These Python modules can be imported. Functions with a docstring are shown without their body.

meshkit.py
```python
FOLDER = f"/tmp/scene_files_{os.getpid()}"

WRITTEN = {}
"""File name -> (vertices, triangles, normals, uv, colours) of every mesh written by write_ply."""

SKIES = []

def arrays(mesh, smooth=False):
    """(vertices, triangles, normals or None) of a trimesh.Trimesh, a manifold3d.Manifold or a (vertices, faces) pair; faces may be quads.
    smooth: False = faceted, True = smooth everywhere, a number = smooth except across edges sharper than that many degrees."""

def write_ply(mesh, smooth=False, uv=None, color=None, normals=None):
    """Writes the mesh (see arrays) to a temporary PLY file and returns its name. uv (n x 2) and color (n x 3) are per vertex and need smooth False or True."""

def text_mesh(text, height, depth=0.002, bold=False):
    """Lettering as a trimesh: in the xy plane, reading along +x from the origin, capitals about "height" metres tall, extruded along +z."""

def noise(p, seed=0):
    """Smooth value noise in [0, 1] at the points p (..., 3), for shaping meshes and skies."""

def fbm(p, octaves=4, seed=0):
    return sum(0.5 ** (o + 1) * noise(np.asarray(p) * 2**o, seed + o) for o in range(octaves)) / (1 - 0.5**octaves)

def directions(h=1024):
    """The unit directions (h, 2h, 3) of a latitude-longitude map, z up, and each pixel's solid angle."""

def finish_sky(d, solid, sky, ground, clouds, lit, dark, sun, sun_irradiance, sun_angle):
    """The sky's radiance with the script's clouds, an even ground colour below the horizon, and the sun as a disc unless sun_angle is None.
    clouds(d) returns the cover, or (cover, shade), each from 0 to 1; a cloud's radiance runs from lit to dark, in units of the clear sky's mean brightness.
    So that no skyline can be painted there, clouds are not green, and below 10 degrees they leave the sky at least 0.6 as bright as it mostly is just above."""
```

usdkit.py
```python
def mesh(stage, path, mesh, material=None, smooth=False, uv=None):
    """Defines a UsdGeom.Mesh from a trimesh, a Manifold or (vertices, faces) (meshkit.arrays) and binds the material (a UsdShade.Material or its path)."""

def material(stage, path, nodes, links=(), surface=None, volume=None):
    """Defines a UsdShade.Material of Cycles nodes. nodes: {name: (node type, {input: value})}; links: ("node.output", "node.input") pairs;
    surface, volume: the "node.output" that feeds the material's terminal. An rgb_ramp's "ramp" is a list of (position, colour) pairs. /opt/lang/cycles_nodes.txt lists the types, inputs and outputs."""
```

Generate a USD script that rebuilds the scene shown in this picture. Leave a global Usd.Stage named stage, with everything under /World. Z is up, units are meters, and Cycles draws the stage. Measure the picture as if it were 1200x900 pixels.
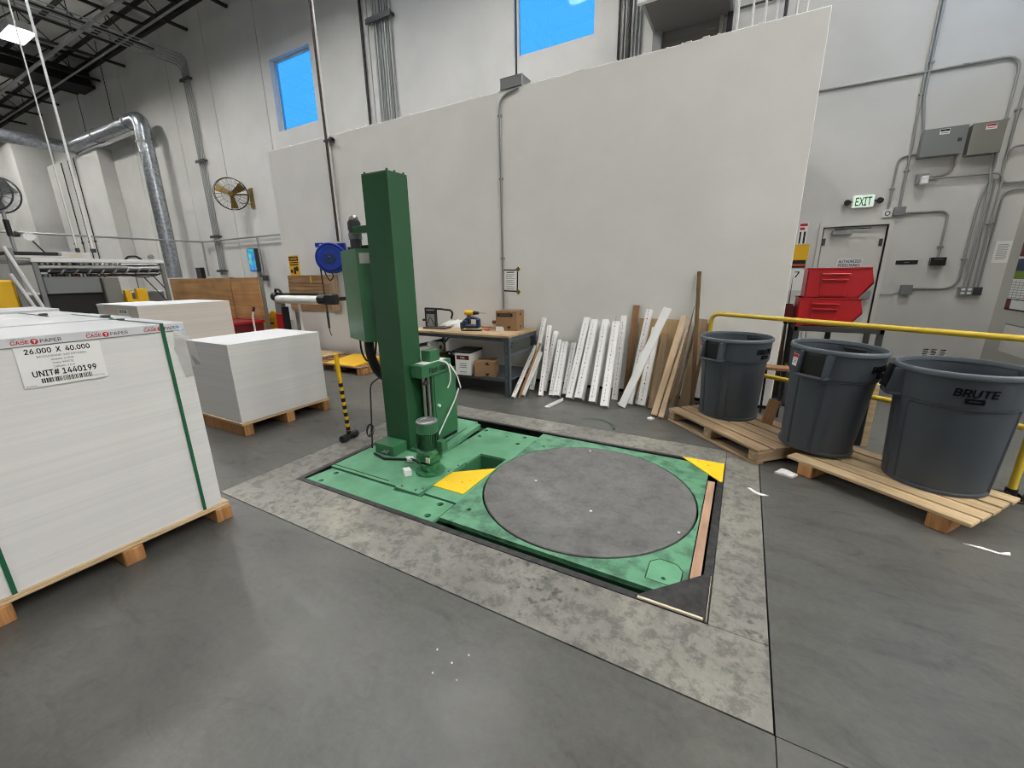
import math, random, re
import numpy as np, trimesh
from shapely.geometry import Polygon, Point, box as sbox
from shapely.ops import unary_union
from pxr import Usd, UsdGeom, UsdLux, UsdShade, Sdf, Gf, Vt
import usdkit, meshkit

stage = Usd.Stage.CreateInMemory()
UsdGeom.SetStageUpAxis(stage, UsdGeom.Tokens.z); UsdGeom.SetStageMetersPerUnit(stage, 1.0)
world = UsdGeom.Xform.Define(stage, '/World'); stage.SetDefaultPrim(world.GetPrim())
UsdGeom.Scope.Define(stage, '/World/Looks')
rng = random.Random(7); nrg = np.random.default_rng(7)
PI = math.pi

# ------------------------------------------------------------------ camera, sky, lamps, exposure
EXPOSURE = 0.12
cam = UsdGeom.Camera.Define(stage, '/World/camera')
YAW, PIT, ROL = -0.510119, -0.263047, -0.016436
_d = np.array([math.sin(YAW)*math.cos(PIT), math.cos(YAW)*math.cos(PIT), math.sin(PIT)])
_r = np.array([math.cos(YAW), -math.sin(YAW), 0]); _u = np.cross(_r, _d)
_r2 = math.cos(ROL)*_r + math.sin(ROL)*_u; _u2 = -math.sin(ROL)*_r + math.cos(ROL)*_u
cam.AddTransformOp().Set(Gf.Matrix4d(*_r2, 0, *_u2, 0, *(-_d), 0, 0, 0, 1.5, 1))
cam.CreateHorizontalApertureAttr(36.0); cam.CreateVerticalApertureAttr(27.0)
cam.CreateFocalLengthAttr(480.59/1200*36.0); cam.CreateClippingRangeAttr(Gf.Vec2f(0.05, 300))
cam.CreateExposureAttr(EXPOSURE)

def lin(r, g=None, b=None):
    c = (r, g, b) if g is not None else (r, r, r)
    return tuple(((v/255)/12.92 if v/255 <= 0.04045 else ((v/255+0.055)/1.055)**2.4) for v in c)

SKY_STRENGTH = 1.0
usdkit.material(stage, '/World/Looks/sky', {
    'sky': ('background_shader', {'color': (0.34, 0.72, 1.45), 'strength': SKY_STRENGTH})}, [], surface='sky.background')
dome = UsdLux.DomeLight.Define(stage, '/World/sky_dome')
dome.CreateIntensityAttr(1.0); dome.CreateColorAttr(Gf.Vec3f(0.34, 0.72, 1.45))

LAMP = 92.0            # radiance of the high-bay lamps' lens
LAMP_X = [-36.6, -31.2, -25.9, -20.6, -15.2, -9.9, -4.6, 2.3, 6.6, 11.0, 15.4]
LAMP_Y = [5.8, 1.2]; LAMP_Y_EAST_ADDED = [4.0, 1.6, -0.8, -3.2]  # east rows: unseen lamps added to brighten the sides turned right
LAMP_Z = 8.95

# ------------------------------------------------------------------ helpers: shapes
def cat(ms): return trimesh.util.concatenate([m for m in ms if m is not None])
def bx(x0, x1, y0, y1, z0, z1, b=0.0):
    x0, x1 = min(x0, x1), max(x0, x1); y0, y1 = min(y0, y1), max(y0, y1); z0, z1 = min(z0, z1), max(z0, z1)
    if b <= 0:
        m = trimesh.creation.box(extents=(x1-x0, y1-y0, z1-z0)); m.apply_translation(((x0+x1)/2, (y0+y1)/2, (z0+z1)/2)); return m
    b = min(b, (x1-x0)*.45, (y1-y0)*.45, (z1-z0)*.45)
    P = []
    for X, sx in ((x0, 1), (x1, -1)):
        for Y, sy in ((y0, 1), (y1, -1)):
            for Z, sz in ((z0, 1), (z1, -1)):
                P += [(X, Y+sy*b, Z+sz*b), (X+sx*b, Y, Z+sz*b), (X+sx*b, Y+sy*b, Z)]
    return trimesh.convex.convex_hull(np.array(P))
def frame_of(d):
    d = np.array(d, float); d /= np.linalg.norm(d)
    a = np.array([0, 0, 1.0]) if abs(d[2]) < .9 else np.array([1.0, 0, 0])
    u = np.cross(a, d); u /= np.linalg.norm(u); return u, np.cross(d, u), d
def cyl(p0, p1, r, n=16, r1=None, cap=True):
    p0, p1 = np.array(p0, float), np.array(p1, float); u, v, d = frame_of(p1-p0); r1 = r if r1 is None else r1
    t = np.arange(n)*2*PI/n; c = np.outer(np.cos(t), u)+np.outer(np.sin(t), v)
    V = [*(p0+c*r), *(p1+c*r1)]; F = []
    for i in range(n):
        j = (i+1) % n; F += [(i, j, n+j), (i, n+j, n+i)]
    if cap:
        V += [p0, p1]
        for i in range(n):
            j = (i+1) % n; F += [(2*n, j, i), (2*n+1, n+i, n+j)]
    return trimesh.Trimesh(np.array(V), np.array(F), process=False)
def fillet(pts, R, k=5):
    pts = [np.array(p, float) for p in pts]; out = [pts[0]]
    for a, b, c in zip(pts, pts[1:], pts[2:]):
        u, v = a-b, c-b; lu, lv = np.linalg.norm(u), np.linalg.norm(v); r = min(R, lu*.45, lv*.45)
        p, q = b+u/lu*r, b+v/lv*r
        for t in np.linspace(0, 1, k+1): out.append((1-t)**2*p+2*t*(1-t)*b+t*t*q)
    out.append(pts[-1]); return out
def tube(pts, r, n=8, R=0.0, k=5, closed=False):
    pts = fillet(pts, R, k) if R > 0 else [np.array(p, float) for p in pts]
    P = np.array(pts); m = len(P)
    T = np.zeros_like(P); T[1:-1] = P[2:]-P[:-2]; T[0] = P[1]-P[0]; T[-1] = P[-1]-P[-2]
    if closed: T[0] = T[-1] = P[1]-P[-2]
    T /= np.maximum(np.linalg.norm(T, axis=1, keepdims=True), 1e-9)
    u, v, _ = frame_of(T[0]); V = []; t = np.arange(n)*2*PI/n
    for i in range(m):
        u = u-T[i]*np.dot(u, T[i]); u /= np.linalg.norm(u); v = np.cross(T[i], u)
        V.append(P[i]+r*(np.outer(np.cos(t), u)+np.outer(np.sin(t), v)))
    V = np.vstack(V); F = []
    for i in range(m-1):
        for a in range(n):
            b = (a+1) % n; F += [(i*n+a, i*n+b, (i+1)*n+b), (i*n+a, (i+1)*n+b, (i+1)*n+a)]
    V = np.vstack([V, P[0], P[-1]]); s = len(V)-2
    for a in range(n):
        b = (a+1) % n; F += [(s, b, a), (s+1, (m-1)*n+a, (m-1)*n+b)]
    return trimesh.Trimesh(V, np.array(F), process=False)
def lathe(prof, n=32, c=(0, 0, 0)):
    t = np.arange(n)*2*PI/n; V = []; F = []; m = len(prof)
    for r, z in prof: V += [(c[0]+r*math.cos(a), c[1]+r*math.sin(a), c[2]+z) for a in t]
    for i in range(m-1):
        for a in range(n):
            b = (a+1) % n; F += [(i*n+a, i*n+b, (i+1)*n+b), (i*n+a, (i+1)*n+b, (i+1)*n+a)]
    me = trimesh.Trimesh(np.array(V), np.array(F), process=True); me.update_faces(me.nondegenerate_faces())
    return me
def prism(poly, z0, z1):
    if not isinstance(poly, Polygon) and not hasattr(poly, 'geoms'): poly = Polygon(poly)
    gs = getattr(poly, 'geoms', [poly]); ms = []
    for q in gs:
        m = trimesh.creation.extrude_polygon(q, z1-z0, engine='earcut'); m.apply_translation((0, 0, z0)); ms.append(m)
    return cat(ms)
def on_plane(m, o, u, v):
    """mesh given in (u, v, normal) coordinates placed in space; the normal is u x v."""
    u, v = np.array(u, float), np.array(v, float); n = np.cross(u, v); M = np.eye(4); M[:3, 0], M[:3, 1], M[:3, 2], M[:3, 3] = u, v, n, o
    m = m.copy(); m.apply_transform(M); return m
def xz_prism(poly, y0, y1):     # polygon in (x, z), thickness from y0 to y1
    return on_plane(prism(poly, 0, y1-y0), (0, y1, 0), (1, 0, 0), (0, 0, 1))
def yz_prism(poly, x0, x1):
    return on_plane(prism(poly, 0, x1-x0), (x0, 0, 0), (0, 1, 0), (0, 0, 1))
def moved(m, t=(0, 0, 0), rz=0.0):
    m = m.copy(); m.apply_transform(trimesh.transformations.rotation_matrix(rz, (0, 0, 1))); m.apply_translation(t); return m
def rotm(ax, a, p=(0, 0, 0)): return trimesh.transformations.rotation_matrix(a, ax, p)
def disc(c, nrm, r, th, n=24):
    c = np.array(c, float); nrm = np.array(nrm, float)/np.linalg.norm(nrm); return cyl(c, c+nrm*th, r, n)
def ringp(c, nrm, R, r, n=32, k=6):
    u, v, _ = frame_of(nrm); c = np.array(c, float)
    return tube([c+R*(math.cos(a)*u+math.sin(a)*v) for a in np.linspace(0, 2*PI, n+1)], r, k, closed=True)

# ------------------------------------------------------------------ helpers: prims
_names = {}
def free(parent, name):
    k = _names.get((parent, name), 0); _names[(parent, name)] = k+1
    return f'{parent}/{name}' + (f'_{k:03d}' if k else '')
def path_of(p): return '/World' if p is None else (p if isinstance(p, str) else str(p.GetPath()))
def obj(name, mesh, m, parent=None, smooth=False, label=None):
    p = usdkit.mesh(stage, free(path_of(parent), name), mesh, f'/World/Looks/{m}', smooth=smooth).GetPrim()
    if label: p.SetCustomDataByKey('label', label)
    return p
def tag(p, label, category, group=None, kind=None):
    p.SetCustomDataByKey('label', label); p.SetCustomDataByKey('category', category)
    if group: p.SetCustomDataByKey('group', group)
    if kind: p.SetCustomDataByKey('kind', kind)
    return p
def thing(name, label, category, loc=(0, 0, 0), rz=0.0, group=None, M=None):
    x = UsdGeom.Xform.Define(stage, free('/World', name))
    if M is not None: x.AddTransformOp().Set(Gf.Matrix4d(*[float(v) for v in np.array(M).T.ravel()]))
    else:
        x.AddTranslateOp().Set(Gf.Vec3d(*map(float, loc)))
        if rz: x.AddRotateZOp().Set(math.degrees(rz))
    return tag(x.GetPrim(), label, category, group)
def struct(name, mesh=None, m=None, parent=None, label=None, category=None, smooth=False):
    if mesh is None: p = UsdGeom.Xform.Define(stage, free(path_of(parent), name)).GetPrim()
    else: p = obj(name, mesh, m, parent, smooth)
    if parent is None: p.SetCustomDataByKey('kind', 'structure')
    if label: p.SetCustomDataByKey('label', label)
    if category: p.SetCustomDataByKey('category', category)
    return p
def dup(root, loc, rz=0.0, label=None, group=None):
    was = root.GetCustomData(); base = re.sub(r'_\d{3}$', '', root.GetName())
    r = thing(base, label or was['label'], was['category'], loc, rz, group or was.get('group'))
    r.GetReferences().AddInternalReference(root.GetPath()); r.SetInstanceable(True); return r
def text(parent, s, h, c, u, v, m, w=None, name='lettering', bold=False, depth=0.0012, slant=0.0):
    """lettering centred on c, reading along u with v up, on the side u x v."""
    t = meshkit.text_mesh(s, h, depth, bold)
    if slant: t.vertices[:, 0] += slant*t.vertices[:, 1]
    lo, hi = t.bounds; t.apply_translation((-(lo[0]+hi[0])/2, -h/2, 0))
    if w: t.vertices[:, 0] *= w/(hi[0]-lo[0])
    return obj(name, on_plane(t, c, u, v), m, parent)
def plate_on(c, w, h, u, v, th=0.003, b=0.0):
    return on_plane(bx(-w/2, w/2, -h/2, h/2, 0, th, b), c, u, v)

# ------------------------------------------------------------------ materials
def mat(name, nodes, links, surface): usdkit.material(stage, f'/World/Looks/{name}', nodes, links, surface=surface)
def plain(name, col, rough=0.5, metal=0.0, spec=0.5, **kw):
    mat(name, {'p': ('principled_bsdf', {'base_color': col, 'roughness': rough, 'metallic': metal, 'specular_ior_level': spec, **kw})}, [], 'p.BSDF')
def mottled(name, c0, c1, scale=3.0, rough=0.5, metal=0.0, spec=0.5, detail=5, bump=0.0, lo=.35, hi=.65, stretch=(1, 1, 1), rough2=None, bscale=None):
    n = {'g': ('geometry', {}), 'm': ('mapping', {'scale': stretch}), 'n': ('noise_texture', {'scale': scale, 'detail': detail, 'roughness': .6}),
         'r': ('rgb_ramp', {'ramp': [(0, c0), (lo, c0), (hi, c1), (1, c1)]}),
         'p': ('principled_bsdf', {'roughness': rough, 'metallic': metal, 'specular_ior_level': spec})}
    l = [('g.position', 'm.vector'), ('m.vector', 'n.vector'), ('n.fac', 'r.fac'), ('r.color', 'p.base_color')]
    if rough2 is not None:
        n['q'] = ('map_range', {'from_min': lo, 'from_max': hi, 'to_min': rough, 'to_max': rough2, 'clamp': True}); l += [('n.fac', 'q.value'), ('q.result', 'p.roughness')]
    if bump:
        n['nb'] = ('noise_texture', {'scale': bscale or scale*6, 'detail': 4}); n['b'] = ('bump', {'strength': bump, 'distance': .01})
        l += [('g.position', 'nb.vector'), ('nb.fac', 'b.height'), ('b.normal', 'p.normal')]
    mat(name, n, l, 'p.BSDF')
def wood(name, c0, c1, axis='x', rough=.65, k=1.0, knots=True):
    sc = {'x': (1.6, 30, 30), 'y': (30, 1.6, 30), 'z': (30, 30, 1.6)}[axis]
    n = {'t': ('texture_coordinate', {}), 'o': ('object_info', {}), 'va': ('vector_math', {'math_type': 'add'}), 'm': ('mapping', {'scale': tuple(s*k for s in sc)}),
         'cx': ('combine_xyz', {}), 'ml': ('math', {'math_type': 'multiply', 'value2': 37.0}),
         'n': ('noise_texture', {'scale': 1.0, 'detail': 6, 'roughness': .65, 'distortion': .6}),
         'r': ('rgb_ramp', {'ramp': [(0, c0), (.36, c0), (.64, c1), (1, c1)]}),
         'n2': ('noise_texture', {'scale': 2.3, 'detail': 3}), 'r2': ('rgb_ramp', {'ramp': [(.3, (.72, .70, .68)), (.7, (1.06, 1.04, 1.0))]}),
         'x': ('mix', {'mix_type': 'multiply', 'fac': 1.0}),
         'b': ('bump', {'strength': .25, 'distance': .004}),
         'p': ('principled_bsdf', {'roughness': rough, 'specular_ior_level': .35})}
    l = [('o.random', 'ml.value1'), ('ml.value', 'cx.x'), ('ml.value', 'cx.y'), ('t.object', 'va.vector1'), ('cx.vector', 'va.vector2'), ('va.vector', 'm.vector'),
         ('m.vector', 'n.vector'), ('n.fac', 'r.fac'), ('va.vector', 'n2.vector'), ('n2.fac', 'r2.fac'), ('r.color', 'x.color1'), ('r2.color', 'x.color2'),
         ('x.color', 'p.base_color'), ('n.fac', 'b.height'), ('b.normal', 'p.normal')]
    mat(name, n, l, 'p.BSDF')

# concrete: polished dark slab, paler worn apron
def concrete(name, c0, c1, c2, rough, scuff, spec=.5, speck=0.0, fs=5.5, fd=1.0):
    mat(name, {'g': ('geometry', {}), 'n1': ('noise_texture', {'scale': 1.1, 'detail': 8, 'roughness': .6, 'distortion': .4}),
        'm': ('mapping', {'scale': (3.0, 7.0, 5), 'rotation': (0, 0, .5)}), 'n2': ('noise_texture', {'scale': 1.0, 'detail': 7, 'roughness': .7, 'distortion': .8}),
        'n3': ('noise_texture', {'scale': 34, 'detail': 5, 'roughness': .7}), 'n4': ('noise_texture', {'scale': fs, 'detail': 8, 'roughness': .78, 'distortion': fd}), 'v': ('noise_texture', {'scale': 24, 'detail': 1}), 'v2': ('noise_texture', {'scale': 1.6, 'detail': 2}), 'va': ('math', {'math_type': 'multiply'}), 'vr': ('rgb_ramp', {'ramp': [(.37, (1, 1, 1)), (.42, (1-speck,)*3)]}), 'x4': ('mix', {'mix_type': 'multiply', 'fac': 1.0}),
        'r1': ('rgb_ramp', {'ramp': [(.3, c0), (.55, c1), (.75, c2)]}),
        'r2': ('rgb_ramp', {'ramp': [(.30, (.90,)*3), (.65, (1.05,)*3)]}), 'r3': ('rgb_ramp', {'ramp': [(.25, (.82,)*3), (.7, (1.1,)*3)]}),
        'r4': ('rgb_ramp', {'ramp': [(.0, scuff[0]), (scuff[2], scuff[0]), (scuff[3], scuff[1]), (1, scuff[1])]}),
        'x1': ('mix', {'mix_type': 'multiply', 'fac': 1.0}), 'x2': ('mix', {'mix_type': 'multiply', 'fac': 1.0}), 'x3': ('mix', {'mix_type': 'multiply', 'fac': 1.0}),
        'q': ('map_range', {'from_min': .3, 'from_max': .7, 'to_min': rough-.07, 'to_max': rough+.1, 'clamp': True}),
        'b': ('bump', {'strength': .12, 'distance': .003}), 'p': ('principled_bsdf', {'specular_ior_level': spec})},
        [('g.position', 'n1.vector'), ('g.position', 'm.vector'), ('m.vector', 'n2.vector'), ('g.position', 'n3.vector'), ('g.position', 'n4.vector'),
         ('n1.fac', 'r1.fac'), ('n2.fac', 'r2.fac'), ('n3.fac', 'r3.fac'), ('n4.fac', 'r4.fac'), ('r1.color', 'x1.color1'), ('r2.color', 'x1.color2'),
         ('x1.color', 'x2.color1'), ('r3.color', 'x2.color2'), ('x2.color', 'x3.color1'), ('r4.color', 'x3.color2'), ('g.position', 'v.vector'), ('g.position', 'v2.vector'), ('v.fac', 'va.value1'), ('v2.fac', 'va.value2'), ('va.value', 'vr.fac'), ('x3.color', 'x4.color1'), ('vr.color', 'x4.color2'), ('x4.color', 'p.base_color'),
         ('n2.fac', 'q.value'), ('q.result', 'p.roughness'), ('n3.fac', 'b.height'), ('b.normal', 'p.normal')], 'p.BSDF')
concrete('floor_concrete', lin(80, 80, 77), lin(89, 89, 85), lin(101, 100, 95), .35, ((.90,)*3, (1.03,)*3, .35, .6), .5, .12, 7.0, .4)
concrete('apron_concrete', lin(104, 103, 99), lin(134, 132, 124), lin(168, 163, 150), .42, ((.60, .60, .61), (1.05,)*3, .42, .52), .5, .5, 11.0, .2)
plain('joint_dark', lin(45, 45, 43), .9)
mottled('wall_white', lin(224, 223, 219), lin(231, 230, 227), 1.3, .7, bump=.05, bscale=40, spec=.3)
mottled('wall_outer', lin(204, 204, 200), lin(214, 213, 210), .7, .75, bump=.05, bscale=40, spec=.25)
plain('wall_side', lin(196, 194, 187), .7, spec=.3)
mottled('deck_green', lin(80, 138, 102), lin(104, 162, 127), 5.0, .42, detail=8, lo=.3, hi=.6, bump=.06, bscale=60, rough2=.55)
mottled('deck_scuffed', lin(66, 106, 84), lin(98, 152, 119), 9.0, .45, detail=9, lo=.38, hi=.55, stretch=(1, 1, 1), bump=.08, bscale=70)
mottled('mast_green', lin(40, 82, 54), lin(44, 88, 58), 1.5, .26)
mottled('box_green', lin(54, 108, 74), lin(62, 120, 82), 4.0, .32)
mottled('motor_green', lin(36, 92, 60), lin(66, 138, 92), 30, .4)
plain('green_edge', lin(30, 74, 48), .5)
concrete('table_rubber', lin(94, 94, 93), lin(112, 112, 110), lin(136, 135, 132), .5, ((.74,)*3, (1.06,)*3, .38, .54), .4, 0.0, 7.0, .3)
mottled('yellow_worn', lin(96, 82, 30), lin(246, 206, 40), 30, .5, detail=6, lo=.30, hi=.36, bump=.1)
plain('safety_yellow', lin(214, 184, 58), .35)
plain('yellow', lin(238, 186, 24), .45)
mottled('steel_dark', lin(66, 66, 68), lin(90, 90, 90), 20, .38, metal=.7, detail=6)
plain('steel', lin(170, 170, 168), .3, .9)
plain('galvanised', lin(158, 160, 160), .38, .8)
mottled('duct_metal', lin(150, 158, 170), lin(205, 208, 210), 9, .28, metal=.9)
plain('conduit_grey', lin(158, 160, 158), .42, .3)
plain('conduit_dark', lin(40, 36, 34), .6)
plain('pipe_brown', lin(62, 44, 40), .5)
plain('white_metal', lin(214, 213, 208), .4)
plain('black', lin(22, 22, 23), .5); plain('black_gloss', lin(16, 16, 18), .25); plain('rubber_black', lin(30, 30, 31), .75)
plain('charcoal', lin(58, 60, 62), .5); plain('slate', lin(74, 82, 88), .45, .1)
plain('white', lin(236, 236, 234), .5); plain('wrap_band', lin(206, 208, 211), .3); plain('paper_white', lin(238, 238, 236), .8, spec=.2)
plain('ink', lin(24, 24, 26), .7); plain('ink_grey', lin(120, 122, 126), .7); plain('ink_red', lin(176, 34, 44), .6); plain('ink_green', lin(20, 118, 60), .5)
plain('ink_blue', lin(30, 36, 78), .6)
plain('strap_green', lin(24, 92, 62), .35); plain('red_plastic', lin(178, 24, 34), .38); plain('dark_red', lin(98, 20, 26), .45)
plain('blue_plastic', lin(22, 54, 150), .35); plain('tool_blue', lin(28, 50, 84), .4); plain('tool_yellow', lin(226, 176, 38), .4)
plain('panel_grey', lin(128, 131, 131), .4, .2); plain('panel_olive', lin(132, 132, 124), .42, .2)
plain('can_grey', lin(62, 69, 77), .48); plain('can_rim', lin(92, 100, 107), .42); plain('can_logo', lin(12, 13, 16), .9, spec=.1)
plain('film', lin(232, 234, 236), .18, transmission_weight=.0)
plain('grass_print', lin(120, 148, 50), .6); plain('orange_red', lin(200, 80, 50), .5); plain('tan_paint', lin(216, 205, 178), .6)
plain('truss_dark', lin(38, 37, 36), .6); mottled('roof_deck', lin(206, 205, 200), lin(222, 221, 216), 1.0, .9); plain('beam_dark', lin(26, 24, 23), .7)
plain('fan_brass', lin(136, 112, 58), .4, .6); plain('fan_cage', lin(70, 66, 58), .4, .6)
plain('cardboard', lin(148, 118, 88), .8, spec=.2); plain('cardboard_dark', lin(128, 94, 62), .8, spec=.2)
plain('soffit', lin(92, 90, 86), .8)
wood('pallet_wood_x', lin(138, 116, 92), lin(184, 160, 128), 'x'); wood('pallet_wood_y', lin(138, 116, 92), lin(184, 160, 128), 'y')
wood('new_wood_x', lin(190, 164, 126), lin(220, 198, 162), 'x'); wood('new_wood_y', lin(190, 164, 126), lin(220, 198, 162), 'y')
wood('old_wood_x', lin(108, 82, 60), lin(168, 134, 100), 'x'); wood('old_wood_y', lin(108, 82, 60), lin(168, 134, 100), 'y')
wood('block_wood', lin(150, 104, 62), lin(198, 148, 96), 'z', k=.8)
wood('oak_z', lin(140, 104, 72), lin(168, 130, 94), 'z'); wood('pine_z', lin(186, 160, 130), lin(212, 188, 158), 'z'); wood('tan_z', lin(156, 132, 106), lin(184, 160, 132), 'z'); wood('dark_wood_z', lin(92, 72, 50), lin(124, 100, 70), 'z')
wood('grey_wood_z', lin(120, 100, 82), lin(158, 136, 114), 'z')
wood('plywood', lin(186, 140, 92), lin(212, 168, 118), 'x', k=.35); wood('plywood_pale', lin(196, 170, 126), lin(218, 194, 150), 'z', k=.3)
wood('wall_board', lin(134, 104, 76), lin(196, 160, 118), 'x', k=.7)
wood('bench_top', lin(160, 136, 104), lin(202, 178, 142), 'x', k=.7)
wood('strip_wood', lin(168, 134, 112), lin(196, 164, 140), 'y')
def sheets(name, c0, c1):    # the edges of stacked board: fine uneven layers
    mat(name, {'g': ('geometry', {}), 'm': ('mapping', {'scale': (.25, .25, 60)}), 'n': ('noise_texture', {'scale': 1.0, 'detail': 6, 'roughness': .75}),
        'm2': ('mapping', {'scale': (.12, .12, 7)}), 'n2': ('noise_texture', {'scale': 1.0, 'detail': 2}),
        'r': ('rgb_ramp', {'ramp': [(.3, c0), (.62, c1)]}), 'r2': ('rgb_ramp', {'ramp': [(.3, (.965,)*3), (.6, (1.0,)*3)]}), 'x': ('mix', {'mix_type': 'multiply', 'fac': 1.0}),
        'b': ('bump', {'strength': .25, 'distance': .002}), 'p': ('principled_bsdf', {'roughness': .55, 'specular_ior_level': .4})},
        [('g.position', 'm.vector'), ('m.vector', 'n.vector'), ('g.position', 'm2.vector'), ('m2.vector', 'n2.vector'), ('n.fac', 'r.fac'), ('n2.fac', 'r2.fac'),
         ('r.color', 'x.color1'), ('r2.color', 'x.color2'), ('x.color', 'p.base_color'), ('n.fac', 'b.height'), ('b.normal', 'p.normal')], 'p.BSDF')
sheets('sheet_edges', lin(214, 213, 212), lin(225, 224, 222)); sheets('sheet_edges_cream', lin(210, 202, 194), lin(222, 215, 207))
plain('sheet_top', lin(232, 234, 236), .4)
mat('window_glass', {'t': ('transparent_bsdf', {'color': (.25, .45, .52)}), 'g': ('glossy_bsdf', {'roughness': .02, 'color': (1, 1, 1)}), 'f': ('layer_weight', {'blend': .5}), 'w': ('math', {'math_type': 'power', 'value2': 4.0}), 'k': ('math', {'math_type': 'multiply_add', 'value2': .4, 'value3': .03}), 'm': ('mix_closure', {})},
    [('f.facing', 'w.value1'), ('w.value', 'k.value1'), ('k.value', 'm.fac'), ('t.BSDF', 'm.closure1'), ('g.BSDF', 'm.closure2')], 'm.closure')
mat('clear_glass', {'t': ('transparent_bsdf', {'color': (.95, .97, .97)}), 'g': ('glossy_bsdf', {'roughness': .02}), 'm': ('mix_closure', {'fac': .05})}, [('t.BSDF', 'm.closure1'), ('g.BSDF', 'm.closure2')], 'm.closure')
mat('clear_film', {'t': ('transparent_bsdf', {'color': (.95, .95, .95)}), 'g': ('glossy_bsdf', {'roughness': .12, 'color': (1, 1, 1)}), 'm': ('mix_closure', {'fac': .38})},
    [('t.BSDF', 'm.closure1'), ('g.BSDF', 'm.closure2')], 'm.closure')
mat('lamp_lens', {'e': ('emission', {'color': (1.0, .975, .935), 'strength': LAMP})}, [], 'e.emission')
mat('added_uplight_glow', {'e': ('emission', {'color': (1.0, .975, .935), 'strength': LAMP*.11})}, [], 'e.emission')  # glow added to brighten the roof deck and upper walls
mat('screen_glow', {'g': ('geometry', {}), 'n': ('noise_texture', {'scale': 3.0, 'detail': 1}), 'r': ('rgb_ramp', {'ramp': [(.35, lin(60, 200, 190)), (.5, lin(70, 130, 230)), (.65, lin(120, 220, 160))]}), 'e': ('emission', {'strength': .8})},
    [('g.position', 'n.vector'), ('n.fac', 'r.fac'), ('r.color', 'e.color')], 'e.emission')
mat('exit_face', {'p': ('principled_bsdf', {'base_color': lin(232, 240, 232), 'roughness': .4, 'emission_color': (.75, 1.0, .8), 'emission_strength': .35})}, [], 'p.BSDF')

# ------------------------------------------------------------------ structure
YW, XR, XL, YB, ZC = 9.2, 3.39, -44.0, -8.5, 10.5
XE, YN = 22.0, 5.5          # the hall goes on to the right of the camera, its back wall stepping forward there
PIT = (-2.86, 0.02, 1.685, 3.43)
floor = struct('floor', label='polished dark grey concrete warehouse floor with a paler worn apron around the pit', category='floor')
pit = sbox(*[PIT[i] for i in (0, 2, 1, 3)])
AP = (-3.18, 0.255, 1.30, 3.735)
apron = sbox(AP[0], AP[2], AP[1], AP[3]); J = .0018
xs = [XL-.3, -33, -24, -15.2, -9.2, -3.18, 0.255, 9.0, XE+.3]; ys = [YB-.3, -3.4, 1.30, 5.9, YW+.3]
for i in range(len(xs)-1):
    for j in range(len(ys)-1):
        q = sbox(xs[i]+J, ys[j]+J, xs[i+1]-J, ys[j+1]-J).difference(apron)
        if q.area > .01: obj('concrete_slab', prism(q, -.25, 0), 'floor_concrete', floor)
ring = apron.buffer(-.005, join_style=2).difference(pit.buffer(.003, join_style=2))
cuts = [sbox(AP[0], AP[2], AP[1], PIT[2]), sbox(PIT[1], PIT[2], AP[1], AP[3]), sbox(AP[0], PIT[3], PIT[1], AP[3]), sbox(AP[0], PIT[2], PIT[0], PIT[3])]
for c in cuts: obj('apron_slab', prism(ring.intersection(c.buffer(-.0015, join_style=2)), -.25, .0005), 'apron_concrete', floor)
obj('floor_bed', bx(XL-.4, XE+.4, YB-.4, YW+.4, -.32, -.25), 'joint_dark', floor)

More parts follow.
